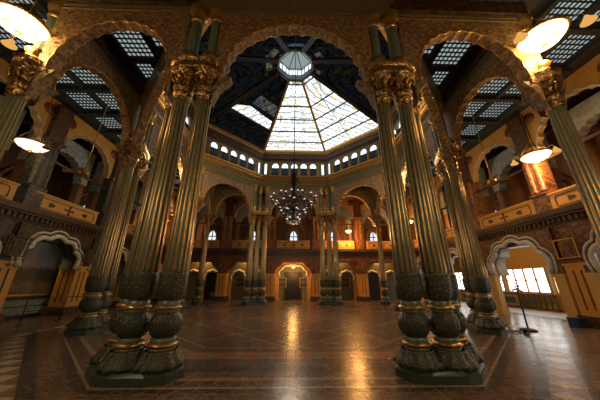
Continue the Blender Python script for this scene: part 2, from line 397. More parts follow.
# ------------------------------------------------------------------ columns
def fl(r, z, t, k=14, dep=.17):
    return r*(1-dep*(1-abs(math.cos(k*t/2))))
def shaft_mesh():
    b = MB(); n = 112
    prof = [(.215, 1.78)]
    for i in range(9):
        q = i/8; prof.append((.238-.062*q, 1.86+q*(6.12-1.86)))
    b.lathe(prof, n, rfun=lambda r, z, t: fl(r, z, t), cfun=lambda r, z, t: 1.0 if abs(math.cos(7*t)) > .88 else 0.0, cap=False)
    return b
def base_mesh():
    b = MB(); n = 48
    # lotus foot, gilt ring, carved bulb, gilt ring, leaf vase
    def leaf(k, amp, ph=0): return lambda r, z, t: r*(1+amp*abs(math.sin(k*t/2+ph)))
    def lc(k, th=.8): return lambda r, z, t: (1.0 if abs(math.sin(k*t/2)) > th else .12)
    b.lathe([(.36, .16), (.40, .19), (.40, .24), (.33, .30), (.29, .38), (.26, .44)], n, rfun=leaf(12, .13), cfun=lc(12, .75), cap=False, mi=1)
    b.lathe([(.20, .42), (.23, .43), (.23, .47), (.205, .48)], n, c=0, cap=False)
    b.lathe([(.205, .48), (.25, .495), (.268, .52), (.25, .545), (.21, .56)], n, c=1.0, cap=False)
    b.lathe([(.21, .56), (.215, .57), (.215, .63), (.19, .64)], n, cap=False)
    prof = [(.185+.095*math.sin(PI*i/8)**.6, .64+.42*i/8) for i in range(9)]
    b.lathe(prof, 64, rfun=lambda r, z, t: r*(1+.045*math.sin(10*t+z*24)*math.sin(10*t-z*24)), cfun=lambda r, z, t: (1.0 if math.sin(10*t+z*24)*math.sin(10*t-z*24) > .30 else 0.08), cap=False, mi=1)
    b.lathe([(.19, 1.06), (.205, 1.07), (.205, 1.10), (.195, 1.11)], n, cap=False)
    b.lathe([(.195, 1.11), (.235, 1.125), (.25, 1.15), (.235, 1.175), (.195, 1.19)], n, c=1.0, cap=False)
    b.lathe([(.195, 1.19), (.195, 1.26), (.18, 1.27)], n, cap=False)
    prof = [(.18, 1.27), (.225, 1.33), (.25, 1.42), (.262, 1.55), (.262, 1.66), (.258, 1.78), (.235, 1.80)]
    pp = []
    for i in range(len(prof)-1):
        for j in range(3):
            q = j/3; pp.append((prof[i][0]*(1-q)+prof[i+1][0]*q, prof[i][1]*(1-q)+prof[i+1][1]*q))
    pp.append(prof[-1])
    b.lathe(pp, 72, rfun=lambda r, z, t: r*(1+.03*abs(math.sin(9*t))*(1 if z < 1.6 else .8)), cfun=lambda r, z, t: (1.0 if (abs(math.sin(9*t)) > .9 or abs(math.sin(z*22+math.cos(18*t)*1.2)) > .93) else 0.05), cap=False, mi=1)
    return b
def capital_mesh():
    b = MB(); n = 48
    b.lathe([(.18, 6.10), (.21, 6.12), (.21, 6.16), (.185, 6.18)], n, c=1.0, cap=False)
    b.lathe([(.185, 6.18), (.20, 6.22), (.235, 6.27), (.235, 6.31), (.20, 6.35), (.19, 6.37)], n, c=1.0, cap=False)
    prof = [(.19, 6.37), (.22, 6.42), (.245, 6.50), (.225, 6.58), (.20, 6.62)]
    b.lathe(prof, n, rfun=lambda r, z, t: r*(1+.06*abs(math.sin(6*t))), cfun=lambda r, z, t: 1.0 if abs(math.sin(6*t)) > .45 else .2, cap=False)
    b.lathe([(.20, 6.62), (.225, 6.63), (.225, 6.67), (.20, 6.68)], n, c=1.0, cap=False)
    # flaring leaves up to the abacus, in two tiers
    b.lathe([(.20, 6.66), (.22, 6.74), (.27, 6.80), (.335, 6.84), (.335, 6.86)], n, rfun=lambda r, z, t: r*(1+.10*abs(math.sin(5*t))*(z-6.6)*4), cfun=lambda r, z, t: 1.0 if abs(math.sin(5*t)) > .3 else .3, cap=False)
    b.lathe([(.20, 6.80), (.25, 6.92), (.33, 6.98), (.345, 7.0)], n, rfun=lambda r, z, t: r*(1+.08*abs(math.cos(5*t))), cfun=lambda r, z, t: 1.0 if abs(math.cos(5*t)) > .3 else .3, cap=False)
    # acanthus scrolls hanging under the corners
    for k in range(8):
        t = PI/8+k*PI/4
        b.tube([((.22+.10*math.sin(q*2.2))*math.cos(t), (.22+.10*math.sin(q*2.2))*math.sin(t), 6.55+.33*q) for q in [i/5 for i in range(6)]], [.02, .032, .04, .04, .034, .025], 6, c=1.0)
    return b
def upper_mesh():
    """short upper column on the abacus: lotus crown, plain shaft, small capital"""
    b = MB(); n = 32
    b.lathe([(.23, 7.27), (.25, 7.30), (.25, 7.42), (.20, 7.45)], n, c=1.0, cap=False)
    b.lathe([(.20, 7.45), (.215, 7.55), (.26, 7.66), (.20, 7.64)], n, rfun=lambda r, z, t: r*(1+.10*abs(math.sin(5*t))*(z-7.4)*4), cfun=lambda r, z, t: 1.0 if abs(math.sin(5*t)) > .25 else .4, cap=False)
    b.lathe([(.155, 7.6), (.155, 9.05)], 40, rfun=lambda r, z, t: fl(r, z, t, 12, .08), cfun=lambda r, z, t: 1.0 if abs(math.cos(6*t)) > .97 else 0.0, cap=False)
    b.lathe([(.155, 9.05), (.20, 9.08), (.20, 9.14), (.17, 9.18), (.19, 9.28), (.26, 9.38), (.27, 9.42), (.27, 9.64)], n, c=.9, cap=False)
    return b
SH, BA, CA, UP = (f() for f in (shaft_mesh, base_mesh, capital_mesh, upper_mesh))
def poly_block(poly, z0, z1, mb, grow=0, c=0.0):
    cx = sum(p[0] for p in poly)/len(poly); cy = sum(p[1] for p in poly)/len(poly); k = len(poly)
    def g(p, q): 
        d = math.hypot(p[0]-cx, p[1]-cy); return (cx+(p[0]-cx)*(d+q)/d, cy+(p[1]-cy)*(d+q)/d)
    vs = [(*p, z0) for p in poly]+[(*g(p, grow), z1) for p in poly]
    fs = [tuple(range(k-1, -1, -1)), tuple(range(k, 2*k))]+[(i, (i+1) % k, (i+1) % k+k, i+k) for i in range(k)]
    mb.add(vs, fs, c=c)
def add_one_column(root, x, y):
    c0 = SH.build('column', MT['col'], root); c0.location = (x, y, 0)
    BA.build('column_base', [MT['col'], MT['colcarve']], c0); CA.build('capital', MT['capcarve'], c0)
    u = UP.build('upper_column', MT['col'], root); u.location = (x, y, 0)
def hull(pts):
    pts = sorted(set(pts))
    def half(ps):
        o = []
        for p in ps:
            while len(o) > 1 and (o[-1][0]-o[-2][0])*(p[1]-o[-2][1])-(o[-1][1]-o[-2][1])*(p[0]-o[-2][0]) <= 0: o.pop()
            o.append(p)
        return o
    a, c = half(pts), half(pts[::-1]); return a[:-1]+c[:-1]
def around(offs, r):
    ps = []
    for ox, oy in offs:
        for k in range(8): t = PI/8+k*PI/4; ps.append((round(ox+r*math.cos(t), 4), round(oy+r*math.sin(t), 4)))
    return hull(ps)
def make_cluster(offs, name, label, cat):
    root = empty(name, (0, 0, 0), 0, label, cat)
    b = MB(); poly_block(around(offs, .46), 0, .12, b, c=.02); poly_block(around(offs, .44), .12, .17, b, -.05, c=.3)
    b.build('plinth', MT['plinth'], root)
    b = MB()
    poly_block(around(offs, .33), 6.98, 7.04, b, .03, c=.9); poly_block(around(offs, .36), 7.04, 7.20, b, .0, c=.75); poly_block(around(offs, .36), 7.20, 7.28, b, .05, c=1.0)
    b.build('abacus', MT['capcarve'], root)
    for x, y in offs: add_one_column(root, x, y)
    return root
S = .60; K = math.sqrt(.5)
# local frame: vertex at the origin, octagon centre on -y; the two facets leave at +-22.5 degrees below the x axis
a22 = PI/8
offs = [(0, 0), (S*math.cos(a22), -S*math.sin(a22)), (-S*math.cos(a22), -S*math.sin(a22))]
proto = make_cluster(offs, 'clustered_column', 'x', 'column')
V = []
vlab = {0: 'triple cluster of teal and gilt columns, far right of the octagon', 1: 'tall triple cluster of teal and gilt columns at the right, mostly behind the front right cluster',
        2: 'triple cluster of teal and gilt fluted columns in front of the right aisle, near the microphone stand',
        3: 'big triple cluster of gilt fluted columns at the front right, nearest on that side',
        4: 'big triple cluster of gilt fluted columns at the front left, nearest on that side',
        5: 'triple cluster of teal and gilt fluted columns in front of the left aisle, beside the ceiling fan',
        6: 'triple cluster of columns on the left, hidden behind the front left cluster',
        7: 'triple cluster of slender teal columns, far left of the octagon beside the central arch'}
for k in range(8):
    ang = PI/2-PI/8-k*PI/4          # clockwise from far right
    x, y = R8*math.cos(ang), CY+R8*math.sin(ang)
    rz = ang-PI/2
    if k == 0: proto.location = (x, y, 0); proto.rotation_euler = (0, 0, rz); proto['label'] = vlab[0]; proto['group'] = 'column clusters of the octagon'
    else: copy_tree(proto, (x, y, 0), rz, vlab[k])
single = make_cluster([(0, 0)], 'fluted_column', 'x', 'column')
sl = ['single slender column at the far left corner of the hall', 'single slender column at the far right corner of the hall',
      'single gilt column leaning in at the left edge of the photo under the bowl lamp', 'single green fluted column at the right edge of the photo, under the bowl lamp']
for i, (x, y) in enumerate([(-AP, 2*AP), (AP, 2*AP), (-AP, 0), (AP, 0)]):
    o = single if i == 0 else copy_tree(single)
    o.location = (x, y, 0); o['label'] = sl[i]; o['group'] = 'single corner columns'

# ------------------------------------------------------------------ cusped arches
def arch_curve(w, z0, zc, lobes=9, amp=.07, n=12, pw=.85):
    pts = []
    T = lobes*n
    for i in range(T+1):
        t = PI*i/T; s = abs(math.sin(lobes*t)); k = 1-amp*(1-s)
        x = -w*math.cos(t); x = math.copysign(abs(x), x)
        z = (zc-z0)*math.sin(t)**pw
        pts.append((x*k, z0+z*k))
    return pts
def arch_panel(W, w, z0, zc, ztop, y0, y1, lobes=9, amp=.07, foot=0.0, mi=0, pw=.85, n=12):
    """rectangular slab between x=-W..W and z0..ztop with a cusped opening"""
    b = MB(); P = arch_curve(w, z0, zc, lobes, amp, n, pw)
    O = []
    k = len(P); ca = math.atan2(ztop-z0, W)
    for i, p in enumerate(P):
        t = PI-PI*i/(k-1)
        dx, dz = math.cos(t), math.sin(t)
        s = 1e9
        if abs(dx) > 1e-6: s = min(s, W/abs(dx))
        if dz > 1e-6: s = min(s, (ztop-z0)/dz)
        O.append([dx*s, z0+dz*s])
    for tgt in (PI-ca, ca):          # snap the nearest sample to the corner
        i = min(range(k), key=lambda j: abs(PI-PI*j/(k-1)-tgt)); O[i] = [W if tgt < PI/2 else -W, ztop]
    vs = []
    for p, o in zip(P, O): vs += [(p[0], y0, p[1]), (o[0], y0, o[1]), (p[0], y1, p[1]), (o[0], y1, o[1])]
    fs = []
    for i in range(k-1):
        a, c = 4*i, 4*i+4
        fs += [(a, a+1, c+1, c), (a+2, c+2, c+3, a+3), (a, c, c+2, a+2), (a+1, a+3, c+3, c+1)]
    fs += [(0, 2, 3, 1), (4*(k-1), 4*(k-1)+1, 4*(k-1)+3, 4*(k-1)+2)]
    b.add(vs, fs, mi=mi)
    return b, P
def rim(P, y, r, grow=0.0, c=0.0, n=6):
    b = MB(); cz = P[0][1]
    pts = []
    for x, z in P[::2]:
        d = math.hypot(x, z-cz) or 1; pts.append((x*(d+grow)/d, y, cz+(z-cz)*(d+grow)/d))
    b.tube(pts, r, n); return b
def bracket(side, x0, zt, y0, y1, h=.85, wd=.42):
    """scrolled bracket under the arch foot, next to the capital"""
    poly = [(x0, zt), (x0, zt-h)]
    for i in range(9):
        q = i/8; poly.append((x0-side*wd*(q**1.6)*(1+.15*math.sin(q*9)), zt-h+h*q))
    b = MB(); b.prism(poly, y0, y1); return b
def make_arch(name, label, W, w, z0, zc, ztop, loc, rz, lobes, foot_x, group):
    root = empty(name, loc, rz, label, 'arch', group)
    b, P = arch_panel(W, w, z0, zc, ztop, -.13, .13, lobes, .032)
    b.build('spandrel', MT['arch'], root)
    for yy in (-.135, .135):
        rim(P, yy, .028, .03).build('scalloped_rim', MT['gold'], root)
    for yy in (-.15, .15):
        m = MB(); m.box(-W+.02, W-.02, yy-.03, yy+.03, ztop-.14, ztop-.04); m.box(-W+.02, W-.02, yy-.02, yy+.02, ztop-.26, ztop-.22)
        m.build('frame_moulding', MT['olive'], root)
    for sd in (-1, 1):
        bracket(sd, sd*foot_x, z0+.05, -.12, .12).build('bracket', MT['arch2'], root)
    return root
fn = ['far', 'far right', 'right', 'front right', 'front', 'front left', 'left', 'far left']
flab = ['carved cusped arch over the far side of the octagon, behind the chandelier', 'carved cusped arch of the far right oblique side of the octagon',
        'carved cusped arch over the right side of the octagon', 'carved cusped arch from the front right cluster to the right aisle cluster',
        'wide brown cusped arch framing the dome at the top centre', 'carved cusped arch from the front left cluster to the left aisle cluster',
        'carved cusped arch over the left side of the octagon', 'carved cusped arch of the far left oblique side of the octagon']
A0 = None
for k in range(8):
    rz = -k*PI/4; loc = (-AP*math.sin(rz), CY+AP*math.cos(rz), 0)
    if A0 is None: A0 = make_arch('octagon_arch', flab[0], 2.24, 1.98, 6.85, 8.97, 9.66, loc, rz, 15, 2.18, 'cusped arches of the octagon')
    else: copy_tree(A0, loc, rz, flab[k])
B0 = None
cl = [('front left', (-5.12, 0), 0), ('front right', (5.12, 0), 0), ('left', (-AP, 2.12), PI/2), ('right', (AP, 2.12), -PI/2),
      ('far left', (-5.12, 2*AP), 0), ('far right', (5.12, 2*AP), 0), ('rear left', (-AP, 2*AP-2.12), PI/2), ('rear right', (AP, 2*AP-2.12), -PI/2)]
cdesc = ['brown cusped arch between the front left cluster and the left edge column', 'orange-lit cusped arch between the front right cluster and the right edge column',
         'dark cusped arch over the left aisle opening beside the skylights', 'carved cusped arch over the right aisle opening beside the skylights',
         'small cusped arch at the far left beside the slender corner column', 'small cusped arch at the far right beside the slender corner column',
         'narrow cusped arch deep on the left side of the hall', 'narrow cusped arch deep on the right side of the hall']
for (nm, p, rz), lb in zip(cl, cdesc):
    if B0 is None: B0 = make_arch('corner_arch', lb, 1.92, 1.58, 6.95, 8.92, 9.66, (*p, 0), rz, 13, 1.80, 'cusped arches of the four corners')
    else: copy_tree(B0, (*p, 0), rz, lb)

# ------------------------------------------------------------------ entablature rings, clerestory, dome
def ring(prof, name, m, label):
    b = MB(); b.lathe([(a/math.cos(PI/8), z) for a, z in prof], 8, 0, CY, 0, smooth=False, rot=PI/8, cap=False)
    k = len(prof); o = 8*(k-1)
    b.f += [(o+j, o+(j+1) % 8, (j+1) % 8, j) for j in range(8)]; b.sm += [False]*8; b.mi += [0]*8
    return struct(b.build(name, m), label)
ring([(7.44, 9.66), (7.06, 9.66), (7.06, 9.76), (6.98, 9.8), (6.98, 9.86), (7.04, 9.88), (7.04, 10.0), (7.5, 10.0)], 'trim_1', MT['olive'], 'lower cornice over the octagon arches')
ring([(7.5, 10.0), (7.02, 10.0), (7.02, 10.22), (7.5, 10.22)], 'trim_2', MT['arch2'], 'carved frieze over the octagon arches')
ring([(7.5, 10.22), (6.96, 10.22), (6.88, 10.28), (6.78, 10.32), (6.78, 10.38), (6.84, 10.42), (6.66, 10.5), (6.66, 10.58), (6.9, 10.62), (7.5, 10.62)], 'trim_3', MT['gold'], 'gilded projecting cornice below the clerestory')
ring([(7.5, 12.25), (7.06, 12.25), (7.06, 12.38), (6.98, 12.42), (6.98, 12.95), (7.5, 12.95)], 'trim_4', MT['brown'], 'carved band above the clerestory windows')
ring([(7.5, 12.95), (6.94, 12.95), (6.94, 13.02), (6.86, 13.08), (6.86, 13.3), (7.5, 13.3)], 'trim_5', MT['gold'], 'gilded ring at the foot of the dome')
def make_clerestory(loc, rz, label):
    root = empty('clerestory', loc, rz, label, 'clerestory', 'window bands under the dome')
    xs = [-1.74, -.87, 0, .87, 1.74]; hw = .29
    b = MB()
    for i in range(5):
        sub, P = arch_panel(.435, hw, 11.72, 12.05, 12.25, -.08, .08, 1, 0, n=14, pw=1)
        sub.v = [(v[0]+xs[i], v[1], v[2]) for v in sub.v]; b.add(sub.v, sub.f)
        for sd in (-1, 1): 
            x0 = xs[i]+sd*hw; x1 = xs[i]+sd*.435; b.box(min(x0, x1), max(x0, x1), -.08, .08, 10.62, 11.72)
    for sd in (-1, 1):
        x = sd*2.18; b.box(min(x, sd*2.52), max(x, sd*2.52), -.08, .08, 10.62, 12.25); b.box(min(sd*2.74, sd*3.0), max(sd*2.74, sd*3.0), -.08, .08, 10.62, 12.25)
        b.box(min(sd*2.52, sd*2.74), max(sd*2.52, sd*2.74), -.08, .08, 12.0, 12.25); b.box(min(sd*2.52, sd*2.74), max(sd*2.52, sd*2.74), -.08, .08, 10.62, 10.9)
    b.build('window_wall', MT['olive'], root)
    for i in range(5):
        w0 = empty('clerestory_window', (xs[i], 0, 0)); w0.parent = root
        m = MB(); m.add([(-.3, .05, 11.55), (.3, .05, 11.55), (.3, .05, 12.08), (-.3, .05, 12.08)], [(0, 1, 2, 3)]); m.build('lunette', MT['sky'], w0)
        m = MB(); m.box(-.3, .3, .03, .06, 10.62, 11.55); m.build('lower_pane', MT['lowpane'], w0)
        m = MB(); m.box(-.3, .3, -.05, .05, 11.5, 11.56); m.box(-.3, .3, -.04, .04, 11.0, 11.04)
        for q in (-.2, -.1, 0, .1, .2): m.box(q-.014, q+.014, -.03, .03, 10.62, 11.02)
        m.box(-.012, .012, -.03, .04, 11.04, 11.52)
        m.build('grille', MT['iron'], w0)
    for sd in (-1, 1):
        m = MB(); m.add([(sd*2.63-.11, .05, 10.9), (sd*2.63+.11, .05, 10.9), (sd*2.63+.11, .05, 12.0), (sd*2.63-.11, .05, 12.0)], [(0, 1, 2, 3)]); m.build('side_light', MT['sky'], root)
    for x in [-2.18, -1.305, -.435, .435, 1.305, 2.18]:
        m = MB(); m.lathe([(.06, 10.62), (.06, 10.7), (.035, 10.74), (.035, 11.6), (.055, 11.64), (.055, 11.72)], 8, x, -.12, 0); m.build('colonnette', MT['gold'], root)
    return root
MT['lowpane'] = emis('dim_lower_pane', (.35, .42, .5), .05)
C0 = None
ck = ['window band under the dome on the far side, above the chandelier', 'window band under the dome on the far right', 'window band under the dome on the right',
      'window band under the dome on the near right', 'window band under the dome on the near side', 'window band under the dome on the near left', 'window band under the dome on the left', 'window band under the dome on the far left']
for k in range(8):
    rz = -k*PI/4; loc = (-(AP-.05)*math.sin(rz), CY+(AP-.05)*math.cos(rz), 0)
    if C0 is None: C0 = make_clerestory(loc, rz, ck[0])
    else: copy_tree(C0, loc, rz, ck[k])

dome = empty('glass_dome', (0, CY, 13.3), 0, 'octagonal stained-glass dome with gilt ribs and a small lantern at its top', 'dome')
RB, RT, HT = 6.98, 1.2, 2.55      # apothems and rise
def dp(u, q):
    """point on the far facet of the dome: u in -1..1 across, q 0..1 up"""
    a = RB+(RT-RB)*q; return Vector((u*a*math.tan(PI/8), a, HT*q))
def rotz(v, k):
    t = -k*PI/4; return Vector((v.x*math.cos(t)-v.y*math.sin(t), v.x*math.sin(t)+v.y*math.cos(t), v.z))
rows = [0, .155, .325, .50, .68, .95, 1.0]
for k in range(8):
    bright = k in (0, 1)
    m = MB()
    a, c, d, e = [rotz(dp(u, q), k) for u, q in ((-1, 0), (1, 0), (1, 1), (-1, 1))]
    m.add([a, c, d, e], [(0, 1, 2, 3)])
    pane = m.build('stained_glass', MT['glass'] if bright else (MT['speck'] if False else MT['darkglass']), dome)
    pane['label'] = 'bright daylit stained glass' if bright else 'dark unlit stained glass'
    m = MB()
    for q in rows:
        m.bar(rotz(dp(-1, q)+Vector((0, -.03, -.05)), k), rotz(dp(1, q)+Vector((0, -.03, -.05)), k), .07, .09)
    m.bar(rotz(dp(0, 0)+Vector((0, -.02, -.03)), k), rotz(dp(0, 1)+Vector((0, -.02, -.03)), k), .03, .05)
    m.build('glazing_bars', MT['iron'], dome)
    m = MB(); A = rotz(dp(1, -.02)+Vector((0, -.06, -.06)), k); B = rotz(dp(1, 1.0)+Vector((0, -.05, -.06)), k)
    m.bar(A, B, .16 if k in (0, 7) else .34, .2); m.build('rib', MT['gold'] if k in (0, 7) else MT['dark'], dome)
# sunlit strip on the far-left facet and dimly lit patches, set as emission
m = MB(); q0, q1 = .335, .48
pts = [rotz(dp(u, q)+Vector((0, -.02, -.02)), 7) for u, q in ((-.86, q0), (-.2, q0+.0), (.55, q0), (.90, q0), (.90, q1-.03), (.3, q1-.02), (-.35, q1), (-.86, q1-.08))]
m.add(pts, [tuple(range(8))]); m.build('sunlit_pane', MT['glass'], dome)['label'] = 'strip of bright sunlit glass'
for k, u0, u1, qa, qb in ((7, -.4, .9, .52, .66), (6, -.6, .2, .86, .93), (3, -.7, .0, .84, .92), (4, -.7, .7, .88, .93), (5, -.2, .8, .84, .93), (2, -.6, -.2, .9, .95)):
    m = MB(); m.add([rotz(dp(u, q)+Vector((0, -.02, -.02)), k) for u, q in ((u0, qa), (u1, qa), (u1, qb), (u0, qb))], [(0, 1, 2, 3)])
    m.build('dimly_lit_pane', MT['speck'], dome)
# lantern
lan = MB(); c8 = math.cos(PI/8)
lan.lathe([(1.21/c8, HT+.1), (1.15/c8, HT+.12), (1.19/c8, HT+.2), (1.15/c8, HT+.4), (1.19/c8, HT+.5), (1.24/c8, HT+.5)], 8, smooth=False, rot=PI/8, cap=False)
lan.lathe([(1.26/c8, HT-.12), (1.16/c8, HT-.1), (1.14/c8, HT+.12), (1.2/c8, HT+.14), (1.26/c8, HT+.14)], 8, smooth=False, rot=PI/8, cap=False)
lan.lathe([(1.22/c8, HT+.95), (1.12/c8, HT+.95), (1.12/c8, HT+1.08), (1.22/c8, HT+1.08)], 8, smooth=False, rot=PI/8, cap=False)
for k in range(8):
    for u in (-1, -.36, .36):
        p = rotz(Vector((u*1.16*math.tan(PI/8), 1.16, HT+.1)), k); lan.bar(p, p+Vector((0, 0, .9)), .07)
    p = rotz(Vector((1.14*math.tan(PI/8), 1.14, HT+1.0)), k); lan.bar(p, Vector((0, 0, HT+1.75)), .06)
lan = lan.build('lantern', MT['steel'], dome)
m = MB()
for k in range(8):
    m.add([rotz(Vector((u*1.2*math.tan(PI/8), 1.2, HT+z)), k) for u, z in ((-.5, .5), (.5, .5), (.5, .95), (-.5, .95))], [(0, 1, 2, 3)])
m.build('lantern_side_glass', MT['sky'], lan)
m = MB()
for k in range(8):
    m.add([rotz(Vector((u*1.16*math.tan(PI/8), 1.16, HT+1.02)), k) for u in (-1, 1)]+[Vector((0, 0, HT+1.8))], [(0, 1, 2)])
m.build('lantern_roof_glass', emis('lantern_roof_glass', (.5, .6, .6), .5), lan)
for k in range(16):
    t = 2*PI*k/16; m = MB(); m.sphere((1.42*math.cos(t), 1.42*math.sin(t), HT-.22), .07, 8, 5); m.build('lantern_boss', MT['steel'], dome)

# ------------------------------------------------------------------ skylights and ceiling beams
def make_skylight(w, l):
    root = empty('skylight', (0, 0, 0)); m = MB()
    m.add([(-w/2, -l/2, 0), (w/2, -l/2, 0), (w/2, l/2, 0), (-w/2, l/2, 0)], [(0, 3, 2, 1)]); m.build('pane', MT['jali'], root)
    m = MB(); nx, ny = max(3, round(w/.17)), max(3, round(l/.20))
    for i in range(nx+1): x = -w/2+w*i/nx; m.box(x-.017, x+.017, -l/2, l/2, -.05, -.01)
    for i in range(ny+1): y = -l/2+l*i/ny; m.box(-w/2, w/2, y-.02, y+.02, -.06, -.012)
    m.build('lattice', MT['iron'], root)
    m = MB(); m.box(-w/2-.07, w/2+.07, -l/2-.07, -l/2, -.1, 0); m.box(-w/2-.07, w/2+.07, l/2, l/2+.07, -.1, 0)
    m.box(-w/2-.07, -w/2, -l/2, l/2, -.1, 0); m.box(w/2, w/2+.07, -l/2, l/2, -.1, 0); m.build('frame', MT['cbeam'], root)
    return root
SK = make_skylight(1.18, 1.2)
tag(SK, 'x', 'skylight', 'lattice skylights of the side aisles')
first = True
ysk = [-4.0, -2.3, -.35, 1.25, 2.93, 4.6, 6.25, 7.9, 9.55, 11.2, 12.85, 14.5, 16.1]
order = ['nearest', 'second from the front', 'third from the front', 'fourth from the front', 'fifth from the front', 'sixth from the front', 'seventh from the front', 'eighth from the front',
         'ninth from the front', 'tenth from the front', 'eleventh from the front', 'twelfth from the front', 'farthest']
for sd, sn in ((-1, 'left'), (1, 'right')):
    for cx, cn in ((10.42, 'outer'), (9.02, 'inner')):
        for y, on_ in zip(ysk, order):
            lb = 'pale lattice skylight in the %s aisle ceiling, %s row, %s' % (sn, cn, on_)
            if first: SK.location = (sd*cx, y, ZC-.02); SK['label'] = lb; first = False
            else: copy_tree(SK, (sd*cx, y, ZC-.02), 0, lb)
TR = make_skylight(1.05, 1.1); tag(TR, 'x', 'skylight', 'lattice skylights of the corner bays')
TRs = make_skylight(.62, .75); tag(TRs, 'x', 'skylight', 'small lattice skylights of the corner bays')
done = False
for sd, sn in ((-1, 'left'), (1, 'right')):
    for yy, fnn, s2 in ((0, 'front', 1), (2*AP, 'far', -1)):
        a = TR if not done else copy_tree(TR); a.location = (sd*6.15, yy+s2*1.5, ZC-.02); a['label'] = 'large lattice skylight in the %s %s corner bay' % (fnn, sn)
        c = TRs if not done else copy_tree(TRs); c.location = (sd*5.02, yy+s2*1.22, ZC-.02); c['label'] = 'small lattice skylight beside the large one, %s %s corner bay' % (fnn, sn)
        d = copy_tree(TRs, (sd*6.3, yy+s2*2.72, ZC-.02), 0, 'small lattice skylight in the narrow point of the %s %s corner bay' % (fnn, sn)); d['group'] = 'small lattice skylights of the corner bays'
        done = True
m = MB()
for sd in (-1, 1):
    for i in range(len(ysk)-1):
        y = (ysk[i]+ysk[i+1])/2; m.box(min(sd*8.1, sd*11.5), max(sd*8.1, sd*11.5), y-.1, y+.1, ZC-.28, ZC)
    for x in (8.25, 9.72, 11.2): m.box(sd*x-.09, sd*x+.09, -6, 17, ZC-.22, ZC)
struct(m.build('trim_6', MT['cbeam']), 'blue-grey beams between the skylights')
m = MB()
for yy in (0, 2*AP):
    for sd in (-1, 1): m.box(min(sd*2.98, sd*7.4), max(sd*2.98, sd*7.4), yy-.25, yy+.25, 9.66, ZC)
for sd in (-1, 1):
    for y0, y1 in ((.25, 4.24), (10.25, 2*AP-.25)): m.box(sd*AP-.25, sd*AP+.25, y0, y1, 9.66, ZC)
struct(m.build('trim_7', MT['brown']), 'dark carved beams over the corner arches')

# ------------------------------------------------------------------ side and far walls (local frame: x along wall, +y outward, origin under the pier line)
ZB0, ZB1, ZP = 3.42, 4.68, 5.5          # beam bottom, beam top, top of the balustrade
def make_pier(wd, sh):
    root = empty('gallery_pier', (0, 0, 0))
    m = MB(); m.box(-.56, .56, -.56, .56, 0, .28); m.box(-.52, .52, -.52, .52, .28, .40); m.build('pier_base', MT['brown'], root)
    m = MB(); m.box(-.43, .43, -.43, .43, .40, 2.30); m.box(-.47, .47, -.47, .47, 2.30, 2.40); m.build('pier_shaft', sh, root)
    for sx, sy, ax in ((0, -.435, 0), (0, .435, 0), (-.435, 0, 1), (.435, 0, 1)):
        for o in (-.14, .14):
            m = MB()
            if ax == 0: m.box(o-.03, o+.03, sy-.012, sy+.012, .62, 2.12)
            else: m.box(sx-.012, sx+.012, o-.03, o+.03, .62, 2.12)
            m.build('inlaid_strip', wd, root)
    m = MB()
    m.box(-.50, .50, -.50, .50, 2.40, 2.52); m.box(-.40, .40, -.40, .40, 2.52, 3.42)
    m.build('pier_cap', wd, root)
    for sd in (-1, 1):
        m = MB(); poly = [(sd*.40, 3.42), (sd*.40, 2.55)]
        for i in range(10):
            q = i/9; poly.append((sd*(.44+.86*q**1.3+.05*math.sin(q*12)), 2.58+.84*q*(.75+.25*q)))
        m.prism(poly, -.22, .22); m.build('pier_bracket', wd, root)
    m = MB(); m.box(-.28, .28, -.55, -.40, 2.62, 3.38); m.box(-.17, .17, -.58, -.54, 2.76, 3.24); m.build('cap_panel', wd, root)
    return root
def make_upper_pier(wd):
    root = empty('upper_pier', (0, 0, 0))
    m = MB(); m.box(-.36, .36, -.30, .30, 4.68, 5.55); m.box(-.40, .40, -.34, .34, 5.55, 5.65); m.build('pedestal', wd, root)
    for x in (-.2, .2):
        m = MB(); m.lathe([(.17, 5.65), (.17, 5.8), (.13, 5.85), (.125, 7.6), (.17, 7.66), (.13, 7.72), (.20, 7.9), (.21, 8.0)], 20, x, -.12, 0); m.build('shaft', wd, root)
    m = MB(); m.box(-.40, .40, -.18, .30, 5.65, 7.95); m.build('pier_core', wd, root)
    m = MB(); m.box(-.44, .44, -.36, .34, 7.95, 8.1); m.box(-.36, .36, -.26, .30, 8.1, 10.0); m.build('upper_block', MT['brown'], root)
    return root
def spade(m, x, z, s, sd):
    pts = []
    for i in range(17):
        t = -PI+2*PI*i/16; pts.append((x+sd*s*(.9*math.cos(t)+.25*math.cos(2*t)), z+s*.62*math.sin(t)))
    m.prism(pts[:-1], -.165, -.15)
